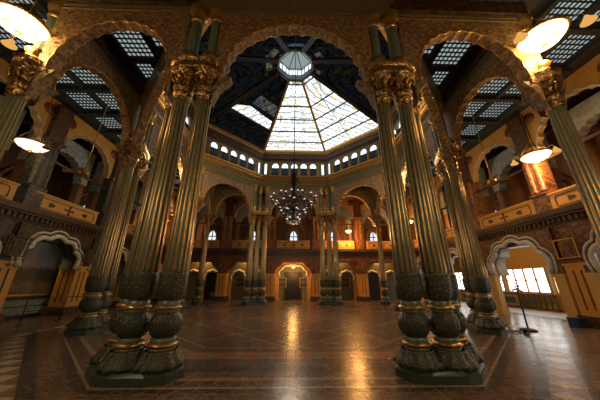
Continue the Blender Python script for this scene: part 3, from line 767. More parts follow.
def make_balustrade(L, mt):
    """boxed parapet with a ruled border, two leaf motifs and a middle cross"""
    root = empty('parapet_panel', (0, 0, 0))
    m = MB(); m.box(-L/2, L/2, -.15, .15, 4.68, 5.46); m.box(-L/2-.03, L/2+.03, -.19, .19, 5.42, 5.5); m.build('parapet', mt, root)
    m = MB(); zz = 5.06; h = .24; l = L/2-.30
    for a, c in (((-l, zz-h), (l, zz-h)), ((-l, zz+h), (l, zz+h)), ((-l-.07, zz-h+.07), (-l-.07, zz+h-.07)), ((l+.07, zz-h+.07), (l+.07, zz+h-.07)),
                 ((-l, zz-h), (-l-.07, zz-h+.07)), ((l, zz-h), (l+.07, zz-h+.07)), ((-l, zz+h), (-l-.07, zz+h-.07)), ((l, zz+h), (l+.07, zz+h-.07))):
        m.bar((a[0], -.155, a[1]), (c[0], -.155, c[1]), .035)
    m.build('ruled_border', MT['motif'], root)
    for sd in (-1, 1):
        m = MB(); spade(m, sd*L*.27, zz, .17, -sd); m.build('leaf_motif', MT['motif'], root)
    m = MB(); m.box(-.20, .20, -.165, -.15, zz-.035, zz+.035); m.box(-.035, .035, -.165, -.15, zz-.18, zz+.18)
    for dx, dz in ((-.2, 0), (.2, 0), (0, .17), (0, -.17)): m.box(dx-.06, dx+.06, -.166, -.151, zz+dz-.05, zz+dz+.05)
    m.build('cross_motif', MT['motif'], root)
    return root
def place(o, M): o.matrix_world = M @ o.matrix_world
def frame(rz, D, cyc=CY): return Matrix.Translation((0, cyc, 0)) @ Matrix.Rotation(rz, 4, 'Z') @ Matrix.Translation((0, D, 0))
def at_local(M, x, y=0, z=0): return M @ Vector((x, y, z))
SIDES = {'left': (frame(PI/2, DS-.1), PI/2), 'far': (frame(0, DF), 0), 'right': (frame(-PI/2, DS), -PI/2)}
XP = {'left': [-10.75, -6.45, -2.15, 2.15, 6.45, 10.75], 'right': [-10.75, -6.45, -2.15, 2.15, 6.45, 10.75], 'far': [-11.0, -6.6, -2.2, 2.2, 6.6, 11.0]}
def where(side, x):
    if side == 'far': return 'far wall, ' + ('left' if x < -.1 else 'right' if x > .1 else 'centre')
    # left wall: local +x is world +y ; right wall: local +x is world -y... rotate(-90): x -> -y
    return side + ' wall'
def depth_word(side, x, n, i):
    if side == 'far':
        return ['outermost left', 'second from the left', 'left of the central doorway', 'right of the central doorway', 'second from the right', 'outermost right'][i]
    j = i if side == 'left' else n-1-i          # order from the camera outwards
    return ['behind the viewpoint', 'beside the photo edge', 'nearest full one in view', 'middle one', 'fourth from the front', 'deepest one'][j]
XL = {'left': [-10.75, -6.3, -2.3, 1.35, 5.5, 9.6], 'right': [-10.9, -7.0, -2.85, 2.7, 6.9, 10.9], 'far': XP['far']}   # lower piers
for side, (M, rz) in SIDES.items():
    wm, sm_ = (MT['woodl'], MT['ochre']) if side == 'left' else (MT['wood'], MT['orange'])
    P0 = make_pier(wm, sm_)
    fp = MB(); fp.box(-.42, .42, -.60, -.58, 2.58, 2.62); fp.box(-.42, .42, -.60, -.58, 3.34, 3.38); fp.box(-.42, -.36, -.60, -.58, 2.62, 3.34); fp.box(.36, .42, -.60, -.58, 2.62, 3.34); fp.build('cap_frame', MT['gold'] if side == 'right' else wm, P0); U0 = make_upper_pier(wm); used = False
    tag(P0, 'x', 'pier', 'piers under the galleries'); tag(U0, 'x', 'pier', 'carved piers of the galleries')
    for i in range(6):
        if (side, i) in (('left', 5), ('right', 0)): continue
        wd = depth_word(side, XP[side][i], 6, i)
        l1 = 'square %s pier with dark base under the %s gallery, %s' % ('ochre' if side == 'left' else 'orange', side, wd); l2 = 'dark carved upper pier of the %s gallery, %s' % (side, wd)
        for o, x, lb in ((P0, XL[side][i], l1), (U0, XP[side][i], l2)):
            if used: o = copy_tree(o)
            o.location = at_local(M, x); o.rotation_euler = (0, 0, rz); o['label'] = lb
        used = True
for side, (M, rz) in SIDES.items():
    xs = XP[side]
    n = len(xs); Lx = abs(xs[0])+1.2
    # beam
    m = MB(); m.box(-Lx, Lx, -.30, .30, ZB0, 3.95)
    k = int(2*Lx/.55)
    for i in range(k):
        x = -Lx+(i+.5)*2*Lx/k; m.box(x-.19, x+.19, -.34, -.30, 3.52, 3.86)
    m.box(-Lx, Lx, -.36, .30, 3.95, 4.02)
    b1 = m.build('trim_8', MT['wood'] if side != 'left' else MT['woodl']); b1.location = at_local(M, 0); b1.rotation_euler = (0, 0, rz); struct(b1, 'carved beam under the %s gallery' % side)
    m = MB(); m.box(-Lx, Lx, -.40, .30, 4.02, 4.10); k = int(2*Lx/.22)
    for i in range(k):
        x = -Lx+(i+.5)*2*Lx/k; m.box(x-.06, x+.06, -.50, -.40, 4.12, 4.32)
    m.box(-Lx, Lx, -.44, .30, 4.10, 4.32); m.box(-Lx, Lx, -.58, .30, 4.32, 4.42); m.box(-Lx, Lx, -.66, .30, 4.42, 4.56); m.box(-Lx, Lx, -.60, .30, 4.56, 4.68)
    b2 = m.build('trim_9', MT['brown2']); b2.location = at_local(M, 0); b2.rotation_euler = (0, 0, rz); struct(b2, 'dentil cornice of the %s gallery floor' % side)
    # gallery floor and its underside
    m = MB(); m.box(-Lx-2, Lx+2, .30, 3.4, 4.35, 4.68); g = m.build('gallery_floor', MT['brown2']); g.location = at_local(M, 0); g.rotation_euler = (0, 0, rz); struct(g, 'gallery floor of the %s side' % side)
# parapets and gallery arches per bay
bayn = {'left': ['in front of the photo edge', 'at the left edge of the photo', 'under the ceiling fan', 'beyond the left aisle cluster', 'deepest one'],
        'right': ['deepest one', 'beyond the right aisle cluster', 'beside the ceiling fan', 'at the right edge of the photo', 'in front of the photo edge'],
        'far': ['outermost left', 'second from the left', 'over the central doorway', 'second from the right, by the glowing lamp', 'outermost right']}
BAL = {}
GA = None
for side, (M, rz) in SIDES.items():
    xs = XP[side]
    for i in range(len(xs)-1):
        x = (xs[i]+xs[i+1])/2; pos = at_local(M, x-(.35 if side == 'left' else 0), -.12)
        lb = '%s parapet panel with leaf motifs, %s gallery, %s' % ('ochre', side, bayn[side][i])
        if side not in BAL:
            BAL[side] = make_balustrade((xs[1]-xs[0])-(.75 if side != 'far' else 1.2), MT['ochre'] if side != 'right' else MT['orange']); o = BAL[side]; tag(o, lb, 'parapet', 'parapet panels of the galleries'); o.location = pos; o.rotation_euler = (0, 0, rz)
        else: copy_tree(BAL[side], pos, rz, lb)
        lb = 'ochre round arch of the %s gallery, %s' % (side, bayn[side][i])
        pos = at_local(M, x, .1)
        if GA is None:
            root = empty('gallery_arch', pos, rz, lb, 'arch', 'arches of the galleries')
            b, P = arch_panel(2.2, 1.62, 7.85, 9.45, 10.15, -.12, .12, 9, .05, pw=1)
            b.build('arch_wall', MT['garch'] if 'garch' in MT else MT['ochre'], root)
            for yy in (-.13, .13): rim(P, yy, .05, .04).build('arch_rim', MT['blueg'], root)
            for sd in (-1, 1):
                m = MB(); m.lathe([(.30, -.02), (.30, .02)], 20); m.v = [(v[0], v[2], v[1]) for v in m.v]; m.v = [(v[0]+sd*1.6, v[1]-.13, v[2]+9.55) for v in m.v]; m.build('roundel', MT['wood'], root)
            m = MB(); m.box(-1.75, 1.75, -.05, .05, 7.2, 7.32); m.build('tie_rail', MT['brown2'], root)
            GA = root
        else: copy_tree(GA, pos, rz, lb)
# gallery back walls with pointed windows
def gallery_back(side, D, mt):
    M, rz = SIDES[side]; xs = XP[side]; Lx = abs(xs[0])+3
    m = MB(); m.box(-Lx, Lx, D, D+.2, 4.68, ZC); o = m.build('wall_gallery_%s' % side, mt); o.location = at_local(M, 0); o.rotation_euler = (0, 0, rz); struct(o, 'back wall of the %s gallery' % side)
gallery_back('left', 3.2, MT['brown2']); gallery_back('right', 3.2, MT['wall']); gallery_back('far', 2.2, MT['wall'])
GW = None
for side in ('far', 'right', 'left'):
    M, rz = SIDES[side]; xs = XP[side]; D = 2.2 if side == 'far' else 3.2
    for i in range(len(xs)-1):
        x = (xs[i]+xs[i+1])/2; pos = at_local(M, x, D-.02)
        lb = 'small pointed glowing window, %s gallery, %s' % (side, bayn[side][i])
        if GW is None:
            root = empty('gallery_window', pos, rz, lb, 'window', 'small pointed windows of the galleries')
            Pp = [(-.42, 5.55), (.42, 5.55), (.42, 6.35), (.34, 6.65), (.18, 6.86), (0, 7.05), (-.18, 6.86), (-.34, 6.65), (-.42, 6.35)]
            m = MB(); m.prism(Pp, -.03, 0); m.build('window_pane', emis('gallery_window_light', (.85, .93, 1.0), 1.0), root)
            m = MB(); m.tube([(p[0], -.06, p[1]) for p in Pp], .05, 6, closed=True); m.bar((0, -.05, 5.55), (0, -.05, 7.0), .09); m.bar((-.42, -.05, 6.3), (.42, -.05, 6.3), .09); m.build('window_frame', MT['brown2'], root)
            for r_, w_ in ((1.12, .10), (.86, .07)):
                pts = [(-r_, -.08, 4.72)]+[(-r_*math.cos(PI*q/12), -.08, 6.35+r_*1.15*math.sin(PI*q/12)**.9) for q in range(13)]+[(r_, -.08, 4.72)]
                m = MB(); m.tube(pts, w_, 6); m.build('moulded_arch', MT['wood'], root)
            GW = root
        else: copy_tree(GW, pos, rz, lb)
# pale scalloped alcove arches in the side galleries (daylit plaster)
AL = None
for side in ('right', 'left', 'far'):
    M, rz = SIDES[side]; xs = XP[side]
    for i in range(len(xs)-1):
        if side == 'far' and i == 2: continue
        x = (xs[i]+xs[i+1])/2; pos = at_local(M, x, 1.5 if side != 'far' else 1.1)
        lb = 'pale scalloped inner arch, %s gallery, %s' % (side, bayn[side][i])
        if AL is None:
            AL = empty('scalloped_arch', pos, rz, lb, 'arch', 'pale inner arches of the galleries')
            b, P = arch_panel(1.75, 1.35, 7.3, 8.65, 9.5, -.25, .25, 11, .06, pw=1); b.build('arch_soffit', MT['blueg'], AL)
            for sd in (-1, 1): m = MB(); m.box(sd*1.54-.18, sd*1.54+.18, -.2, .2, 4.68, 7.3); m.build('arch_jamb', MT['wall'], AL)
        else: copy_tree(AL, pos, rz, lb)

# arcades behind the piers on the ground floor
def make_arcade_arch(W, w, z0, zc, zt, mt_body, mt_rim, D=.3, pil=None, soffit=None):
    root = empty('arcade_arch', (0, 0, 0))
    b, P = arch_panel(W, w, z0, zc, zt, -D/2, D/2, 5, .10, pw=.8); b.build('arch_wall', mt_body, root)
    for yy in (-D/2-.01,): 
        r = rim(P, yy, .11, .07, n=8); r.build('scalloped_rim', mt_rim, root)
    if soffit:
        m = MB(); vs = []; k = len(P)
        for (px_, pz_) in P:
            d_ = math.hypot(px_, pz_-z0) or 1
            for g_ in (0.005, .09):
                for y_ in (D/2, D/2+.55): vs.append((px_*(d_+g_)/d_, y_, z0+(pz_-z0)*(d_+g_)/d_))
        fs = []
        for i_ in range(k-1):
            a_, c_ = 4*i_, 4*i_+4; fs += [(a_, c_, c_+1, a_+1), (a_+2, a_+3, c_+3, c_+2), (a_, a_+2, c_+2, c_), (a_+1, c_+1, c_+3, a_+3)]
        m.add(vs, fs); m.build('soffit', soffit, root)
        rim(P, -D/2-.02, .05, .32, n=8).build('outer_rim', mt_rim, root)
    for sd in ((-1, 1) if pil != 'none' else ()):
        m = MB(); x0, x1 = sorted((sd*w, sd*W)); m.box(x0, x1, -D/2-.03, D/2+.03, .3, z0-.15); m.box(x0-.04, x1+.04, -D/2-.07, D/2+.07, 0, .3); m.box(x0-.04, x1+.04, -D/2-.07, D/2+.07, z0-.15, z0)
        m.build('arch_pillar', pil or MT['yellow'], root)
    return root
# left: arches, their wood toned for the light here, with painted pictures behind
M, rz = SIDES['left']
for i in range(5):
    x = (XL['left'][i]+XL['left'][i+1])/2-.1
    if i == 0: LA = make_arcade_arch(1.76, 1.42, 2.2, 3.62, 3.98, MT['woodl'], MT['cream'],   .2, pil='none', soffit=MT['green']); tag(LA, 'x', 'arch', 'scalloped arches under the left gallery'); o = LA
    else: o = copy_tree(LA)
    o.location = at_local(M, x, -.34); o.rotation_euler = (0, 0, rz); o['label'] = 'scalloped arch framing a painting under the left gallery, ' + bayn['left'][i]
def painting_mat():
    m, nt, out = mat('painted_landscape'); L = nt.links.new
    tc = N(nt, 'ShaderNodeTexCoord'); s = N(nt, 'ShaderNodeSeparateXYZ'); L(tc.outputs['Generated'], s.inputs[0])
    no = N(nt, 'ShaderNodeTexNoise'); no.inputs['Scale'].default_value = 5; no.inputs['Detail'].default_value = 6; L(tc.outputs['Object'], no.inputs['Vector'])
    a = N(nt, 'ShaderNodeMath', operation='MULTIPLY_ADD'); a.inputs[1].default_value = .35; L(no.outputs[0], a.inputs[0]); L(s.outputs[2], a.inputs[2])
    cr = N(nt, 'ShaderNodeValToRGB'); el = cr.color_ramp.elements
    el[0].position = .16; el[0].color = (.10, .06, .03, 1); el[1].position = .30; el[1].color = (.16, .12, .06, 1)
    for p, c in ((.42, (.04, .045, .03)), (.56, (.06, .055, .045)), (.62, (.22, .22, .20)), (.78, (.14, .17, .20)), (1.0, (.05, .09, .15))):
        e = el.new(p); e.color = rgba(c)
    L(a.outputs[0], cr.inputs[0]); b = N(nt, 'ShaderNodeBsdfPrincipled'); b.inputs['Roughness'].default_value = .35
    L(cr.outputs[0], b.inputs['Base Color']); L(b.outputs[0], out.inputs[0]); return m
MT['paint'] = painting_mat()
def make_painting(W, z0, z1):
    root = empty('mural', (0, 0, 0)); m = MB(); m.box(-W, W, -.03, .03, z0, z1); m.build('picture', MT['paint'], root)
    m = MB(); f = .07
    m.box(-W-f, W+f, -.07, .03, z0-f, z0); m.box(-W-f, W+f, -.07, .03, z1, z1+f); m.box(-W-f, -W, -.07, .03, z0, z1); m.box(W, W+f, -.07, .03, z0, z1); m.build('frame', MT['gold'], root)
    return root
MU = make_painting(1.72, 1.05, 3.9); tag(MU, 'x', 'mural', 'murals of the left wall')
for i in range(5):
    x = (XL['left'][i]+XL['left'][i+1])/2; o = MU if i == 0 else copy_tree(MU)
    o.location = at_local(M, x, .66); o.rotation_euler = (0, 0, rz); o['label'] = 'landscape mural under the left gallery, ' + bayn['left'][i]
m = MB(); m.box(-13, 13, .70, .9, 0, 4.35); o = m.build('wall_left_inner', MT['dado']); o.location = at_local(M, 0); o.rotation_euler = (0, 0, rz); struct(o, 'green dado wall under the left gallery')
m = MB(); m.box(-13, 13, .58, .70, 0, .16); m.box(-13, 13, .64, .70, .82, .92); m.box(-13, 13, .66, .70, .5, .53)
o = m.build('baseboard_left', MT['dark']); o.location = at_local(M, 0); o.rotation_euler = (0, 0, rz); struct(o)
# right: open arcade onto the verandah
M, rz = SIDES['right']
for i in range(5):
    x = (XL['right'][i]+XL['right'][i+1])/2+.22
    if i == 0: RA = make_arcade_arch(2.05, 1.62, 2.0, 3.68, 3.98, MT['wood'], MT['silver'], .24, soffit=MT['blueg']); tag(RA, 'x', 'arch', 'scalloped arches under the right gallery'); o = RA
    else: o = copy_tree(RA)
    o.location = at_local(M, x, -.32); o.rotation_euler = (0, 0, rz); o['label'] = 'silvery scalloped arch under the right gallery, ' + bayn['right'][i]
m = MB(); m.box(-13, 13, .75, 5, 0, .012); o = m.build('verandah_floor', MT['verandah']); o.location = at_local(M, 0); o.rotation_euler = (0, 0, rz); struct(o, 'pale floor of the verandah')
m = MB(); m.box(-13, 13, 4.0, 4.2, 2.6, 4.4); m.box(-13, 13, 4.0, 4.2, 0, 1.0); o = m.build('wall_right_verandah', MT['yellow']); o.location = at_local(M, 0); o.rotation_euler = (0, 0, rz); struct(o, 'yellow outer wall of the verandah')
WR = None
for i in range(7):
    x = -11+i*3.35
    if WR is None:
        WR = empty('window_1', (0, 0, 0)); m = MB(); m.box(-1.5, 1.5, .03, .05, 1.0, 2.6); m.build('window_pane', MT['win'], WR)
        m = MB()
        for q in (-1.5, -.75, 0, .75, 1.5): m.box(q-.05, q+.05, -.04, .04, 1.0, 2.6)
        for z in (1.03, 1.8, 2.57): m.box(-1.5, 1.5, -.04, .04, z-.035, z+.035)
        m.build('window_frame', MT['yellow'], WR); o = WR
    else: o = copy_tree(WR); o.name = 'window_%d' % (i+1)
    o.location = at_local(M, x, 4.04); o.rotation_euler = (0, 0, rz); struct(o, 'bright verandah window %s' % (['deepest', 'second deepest', 'third deepest', 'framed by the silvery arch', 'right of the arch', 'near the photo edge', 'nearest'][i]))
def make_rail(L):
    root = empty('balustrade', (0, 0, 0)); m = MB(); m.box(-L/2, L/2, -.10, .10, .86, .96); m.box(-L/2, L/2, -.10, .10, .02, .12); m.build('rail', MT['wood'], root)
    m = MB(); m.box(-L/2, -L/2+1.3, -.06, .06, .12, .86); m.build('solid_panel', MT['yellow'], root); m = MB(); m.box(-L/2+.15, -L/2+1.15, -.08, -.06, .3, .7); m.build('blue_inset', MT['bluep'], root)
    k = 8
    for i in range(k):
        m = MB(); m.lathe([(.05, .12), (.07, .16), (.04, .22), (.09, .38), (.10, .46), (.05, .70), (.04, .76), (.07, .82), (.05, .86)], 14, -L/2+1.3+(i+.5)*(L-1.3)/k, 0, 0); m.build('baluster', MT['greenb'] if 'greenb' in MT else MT['green'], root)
    return root
RL = make_rail(4.0); tag(RL, 'x', 'balustrade', 'balustrades of the right arcade')
for i in range(5):
    x = (XP['right'][i]+XP['right'][i+1])/2; o = RL if i == 0 else copy_tree(RL)
    o.location = at_local(M, x, 3.75); o.rotation_euler = (0, 0, rz); o['label'] = 'blue-green balustrade of turned balusters in the right arcade, ' + bayn['right'][i]

# far wall
M, rz = SIDES['far']
CA_ = make_arcade_arch(1.72, 1.36, 2.15, 3.22, 3.42, MT['yellow'], MT['creamlit'] if 'creamlit' in MT else MT['cream'], .35); tag(CA_, 'glowing cream scalloped arch around the central doorway', 'arch')
CA_.location = at_local(M, 0, .55)
first = True
for cx in (-8.8, -4.4, 4.4, 8.8):
    for sd in (-1, 1):
        x = cx+sd*.92; nm = {-8.8: 'outermost left bay', -4.4: 'bay left of the centre', 4.4: 'bay right of the centre', 8.8: 'outermost right bay'}[cx]
        if first: SA = make_arcade_arch(.92, .66, 1.75, 2.65, 3.42, MT['olive'], MT['cream'], .3); tag(SA, 'x', 'arch', 'small scalloped arches of the far wall'); o = SA; first = False
        else: o = copy_tree(SA)
        o.location = at_local(M, x, 1.0); o['label'] = 'small scalloped arch, far wall, %s, %s of the pair' % (nm, 'left' if sd < 0 else 'right')
FM = make_painting(.42, 1.15, 2.0); tag(FM, 'x', 'picture', 'framed pictures on the far wall'); first = True
for x, nm in ((-1.16, 'just left of the central door'), (1.16, 'just right of the central door'), (-3.5, 'left bay beside the columns'), (-5.3, 'left bay outer arch'), (3.5, 'right bay beside the columns'), (5.3, 'right bay outer arch')):
    o = FM if first else copy_tree(FM); first = False
    o.location = at_local(M, x, 1.66); o['label'] = 'small framed picture on the far wall, ' + nm
m = MB(); m.box(-13, 13, 1.72, 1.9, 0, 4.35); o = m.build('wall_far_inner', MT['dado']); o.location = at_local(M, 0); struct(o, 'green wall under the far gallery')
D0 = empty('door_1', at_local(M, 0, 1.68)); struct(D0, 'tall dark double door in the centre of the far wall')
m = MB(); m.box(-.78, .78, -.04, .0, 0, 2.45); m.build('door_leaf', MT['dark'], D0)
m = MB()
for sd in (-1, 1):
    for z0, z1 in ((.2, 1.0), (1.15, 1.7), (1.85, 2.3)):
        m.box(min(sd*.12, sd*.66), max(sd*.12, sd*.66), -.06, -.04, z0, z1)
m.build('door_panel', MT['dark'], D0)
m = MB(); m.box(-.86, -.76, -.09, .02, 0, 2.55); m.box(.76, .86, -.09, .02, 0, 2.55); m.box(-.86, .86, -.09, .02, 2.45, 2.6); m.build('door_frame', MT['brown2'], D0)
for k, (x, nm) in enumerate(((-7.65, 'left'), (7.75, 'right'))):
    o = empty('door_%d' % (k+2), at_local(M, x, .55)); struct(o, 'black open doorway on the far wall, %s' % nm)
    m = MB(); m.box(-.62, .62, -.05, .05, 0, 2.45); m.build('door_leaf', MT['dark'], o)

# ------------------------------------------------------------------ lamps
def point(name, loc, energy, col, r=.3, parent=None):
    l = bpy.data.lights.new(name, 'POINT'); l.energy = energy*LAMP_W; l.color = col; l.shadow_soft_size = r
    o = bpy.data.objects.new(name, l); COL.objects.link(o); o.location = loc
    if parent: o.parent = parent
    return o
def make_bowl(R=.52, rod=1.2):
    root = empty('bowl_lamp', (0, 0, 0))
    m = MB(); m.lathe([(.02, -.26), (R*.45, -.23), (R*.75, -.15), (R*.93, -.04), (R*.98, .02)], 32, cap=False); m.build('bowl', MT['bowl'], root)
    m = MB(); m.tube([(R*math.cos(t), R*math.sin(t), .03) for t in [2*PI*i/32 for i in range(32)]], .04, 8, closed=True)
    m.tube([(R*.55*math.cos(t), R*.55*math.sin(t), -.205) for t in [2*PI*i/32 for i in range(32)]], .014, 6, closed=True)
    m.lathe([(.001, -.36), (.05, -.33), (.07, -.28), (.03, -.25)], 12); m.build('rim', MT['brass'], root)
    for k in range(3):
        t = PI/6+2*PI*k/3; c, s_ = math.cos(t), math.sin(t)
        m = MB(); m.tube([(R*c, R*s_, .03), ((R+.12)*c, (R+.12)*s_, .14), ((R+.25)*c, (R+.25)*s_, .10), ((R+.28)*c, (R+.28)*s_, -.02)], .018, 6)
        m.tube([(R*c, R*s_, .05), (R*.5*c, R*.5*s_, .5), (0, 0, .8)], .012, 5)
        a = m.build('arm', MT['brass'], root)
        m = MB(); m.lathe([(.03, -.02), (.05, -.06), (.09, -.14), (.16, -.24), (.15, -.25)], 16, (R+.28)*c, (R+.28)*s_, 0, cap=False); m.build('bell_shade', MT['bell'], a)
    m = MB(); m.tube([(0, 0, .8), (0, 0, .8+rod)], .018, 6); m.build('rod', MT['brass'], root)
    return root
BW = make_bowl(.55, .3); tag(BW, 'x', 'lamp', 'glowing bowl lamps')
spots = [((-7.42, -.45, 8.2), 'large glowing bowl lamp at the top left corner of the photo'), ((7.1, -.45, 8.28), 'large glowing bowl lamp at the top right with bell shades'),
         ((-11.5, 4.15, 7.28), 'small dimmer bowl lamp hanging in the left gallery'), ((11.4, 4.35, 7.28), 'bright orange bowl lamp against the right gallery pier')]
for i, (p, lb) in enumerate(spots):
    o = BW if i == 0 else copy_tree(BW)
    o.location = p; o['label'] = lb; o.rotation_euler = (0, 0, i*.7)
    m = MB(); m.tube([(0, 0, 1.05), (0, 0, ZC-.01-p[2])], .018, 6); m.build('long_rod', MT['brass'], o)
    if i == 2:
        for ch in kids(o):
            for g in [ch]+kids(ch):
                if g.name.startswith(('bowl', 'bell')):
                    g.data = g.data.copy(); g.data.materials[0] = MT['dimbowl'] if g.name.startswith('bowl') else MT['brass']
AMB = (1.0, .57, .21)
EN = [135, 190, 14, 330]
for i, (p, lb) in enumerate(spots): point('bowl_light', (p[0], p[1], p[2]-.42), EN[i], AMB, .25)
def make_globe(R, rod):
    root = empty('far_lamp', (0, 0, 0)); m = MB(); m.lathe([(.02, -R*.8), (R*.6, -R*.65), (R, -R*.1), (R*.9, R*.1), (R*.3, R*.3)], 20, cap=False); m.build('lamp_shade', MT['bowlfar'], root)
    m = MB(); m.tube([(0, 0, R*.3), (0, 0, R*.3+rod)], .02, 6); m.build('rod', MT['brass'], root); return root
fl_ = [((5.35, 17.3, 6.35), 'orange glowing lamp hanging in the far gallery right of the chandelier', 520), ((-12.6, 17.6, 7.35), 'small glowing lamp seen between the front left columns', 250),
       ((11.2, 16.6, 7.2), 'small glowing lamp seen between the front right columns', 400), ((.02, 18.2, 3.02), 'small bright lamp at the crown of the central doorway arch', 130)]
for i, (p, lb, e) in enumerate(fl_):
    o = make_globe(.18 if i == 3 else .3, .3 if i == 3 else ZC-p[2]-.12); tag(o, lb, 'lamp', 'distant hanging lamps')
    o.location = p
    l_ = point('hanging_light', (p[0], p[1]-.25, p[2]-.45), e, (1.0, .45, .12), .35); l_.data.specular_factor = .12 if i == 0 else .6

# lamps added as fill: near aisle, inside the octagon, under the galleries
for p, lb, e, rod in (((-5, -4.8, 5.2), 'bowl lamp of the near aisle, left of the viewpoint', 220, 1), ((5, -4.8, 5.2), 'bowl lamp of the near aisle, right of the viewpoint', 220, 1)):
    o = copy_tree(BW, p, 0, lb); point('bowl_light', (p[0], p[1], p[2]-.42), e, (1.0, .80, .52), .3)  # out-of-view lamp added to light the near columns from the viewer's side
    if rod == 1:
        m = MB(); m.tube([(0, 0, 1.05), (0, 0, ZC-p[2]-.01)], .018, 6); m.build('long_rod', MT['brass'], o)
for p, lb in (((-6.87, 8.4, 8.2), 'added fill lamp hidden behind the front left cluster, inside the octagon'), ((6.87, 8.4, 8.2), 'added fill lamp hidden behind the front right cluster, inside the octagon')):
    o = make_globe(.17, 10.28-p[2]); o.location = p; tag(o, lb, 'lamp', 'added fill lamps inside the octagon'); point('added_small_light', (p[0], p[1], p[2]-.35), 170, (1.0, .80, .52), .15)  # concealed lamp added to brighten the far half of the hall
CLmp = empty('added_ceiling_lamp', (0, 0, 0)); m = MB(); m.lathe([(.001, -.12), (.12, -.10), (.16, -.03), (.16, 0)], 16, cap=False); m.build('lamp_shade', MT['bowlfar'], CLmp); m = MB(); m.lathe([(.18, -.02), (.18, .02)], 16); m.build('rim', MT['brass'], CLmp)  # lamps added behind the beams to brighten the arcades and far wall
tag(CLmp, 'x', 'lamp', 'added fill lamps under the gallery floors'); fc = True
for side, xx, yy, e in (('far', (-8.8, -4.4, 4.4, 8.8, 0), .55, 150), ('right', (-4.3, 0, 4.3), 1.2, 60), ('left', (-4.3, -.5), .48, 45)):
    M, rz = SIDES[side]
    for j, x in enumerate(xx):
        if side == 'far' and x == 0: yy = 1.0; e = 30
        p = at_local(M, x, yy, 4.33); o = CLmp if fc else copy_tree(CLmp); fc = False
        o.location = p; o['label'] = 'added fill lamp under the %s gallery floor, %s' % (side, ['first from the left', 'second from the left', 'third from the left', 'fourth from the left', 'inside the doorway recess'][j])
        point('added_ceiling_light', (p[0], p[1], p[2]-.3), e, AMB, .12)

# fans
def make_fan(rod):
    root = empty('ceiling_fan', (0, 0, 0)); m = MB(); m.lathe([(.02, -.14), (.13, -.11), (.19, -.02), (.19, .06), (.11, .14), (.05, .2), (.05, .32), (.03, .36)], 20); m.build('motor', MT['brass'], root)
    for k in range(4):
        t = .5+k*PI/2; c, s_ = math.cos(t), math.sin(t); m = MB()
        def P_(r, w_, z): return (r*c-w_*s_, r*s_+w_*c, z)
        m.add([P_(.2, -.05, .0), P_(.72, -.11, -.03), (P_(.74, 0, -.02)), P_(.72, .11, .03), P_(.2, .05, .02), P_(.2, -.05, .015), P_(.72, -.11, -.015), P_(.74, 0, -.005), P_(.72, .11, .045), P_(.2, .05, .035)],
              [(0, 1, 2, 3, 4), (9, 8, 7, 6, 5), (0, 5, 6, 1), (1, 6, 7, 2), (2, 7, 8, 3), (3, 8, 9, 4), (4, 9, 5, 0)]); m.build('blade', MT['ochre'], root)
    m = MB(); m.tube([(0, 0, .3), (0, 0, rod)], .022, 6); m.build('down_rod', MT['brass'], root)
    return root
FN = make_fan(ZC-6.26); tag(FN, 'ceiling fan on a long brass rod in the left aisle', 'fan', 'ceiling fans'); FN.location = (-9.6, 4.9, 6.26)
copy_tree(FN, (9.6, 5.08, 6.26), .6, 'ceiling fan on a long brass rod in the right aisle')

# chandelier
CH = empty('chandelier', (0, CY, 5.82), 0, 'large black iron chandelier with white globes hanging on a chain from the lantern', 'chandelier')
m = MB(); m.lathe([(.02, -1.30), (.06, -1.22), (.10, -1.1), (.05, -.95), (.10, -.7), (.18, -.5), (.09, -.2), (.14, .1), (.22, .3), (.10, .5), (.08, .9), (.16, 1.1), (.10, 1.4), (.13, 1.7), (.05, 1.9), (.05, 2.45)], 16); m.build('stem', MT['iron'], CH)
m = MB(); m.tube([(0, 0, 2.4), (0, 0, 11.75)], .02, 6)
for i in range(86): m.sphere((0, 0, 2.45+i*.108), .035, 6, 4)
m.build('chain', MT['iron'], CH)
tiers = [(1.26, .12, 14, .26), (1.0, -.22, 11, .2), (.68, -.66, 8, .2), (.36, -1.06, 5, .15), (.5, .42, 4, .2)]
for r, z, n_, up in tiers:
    m = MB(); m.tube([(r*math.cos(t), r*math.sin(t), z-.08) for t in [2*PI*i/40 for i in range(40)]], .022, 6, closed=True)
    if r > .6: m.tube([(r*.7*math.cos(t), r*.7*math.sin(t), z-.02) for t in [2*PI*i/40 for i in range(40)]], .018, 6, closed=True)
    m.build('tier_ring', MT['iron'], CH)
    for k in range(n_):
        t = 2*PI*(k+.3)/n_; c, s_ = math.cos(t), math.sin(t)
        m = MB(); m.tube([(.08*c, .08*s_, z+.1), (r*.35*c, r*.35*s_, z-.16), (r*.7*c, r*.7*s_, z-.18), (r*c, r*s_, z-.06), (r*c, r*s_, z+.06)], .02, 6)
        m.tube([(r*.7*c, r*.7*s_, z-.18), (r*.55*c, r*.55*s_, z+.04), (r*.4*c, r*.4*s_, z+.12)], .014, 5)
        m.lathe([(.02, .0), (.07, .03), (.075, .05)], 8, r*c, r*s_, z+.03)
        a = m.build('arm', MT['iron'], CH)
        m = MB(); m.sphere((r*c, r*s_, z+.11), .056, 10, 6, 1.1); m.build('globe', MT['bulb'], a)
m = MB()
for k in range(6):
    t = 2*PI*k/6; m.tube([(1.2*math.cos(t), 1.2*math.sin(t), .05), (.6*math.cos(t), .6*math.sin(t), .7), (.1*math.cos(t), .1*math.sin(t), 1.5)], .014, 5)
    for z, r in ((1.15, .34), (1.5, .26)):
        m.tube([(.06*math.cos(t), .06*math.sin(t), z+.1), (r*math.cos(t), r*math.sin(t), z-.05), (r*.8*math.cos(t), r*.8*math.sin(t), z+.15)], .02, 5)
m.build('suspension', MT['iron'], CH)

l_ = point('chandelier_light', (0, CY, 4.2), 230, (1.0, .82, .60), .4); l_.data.specular_factor = .2
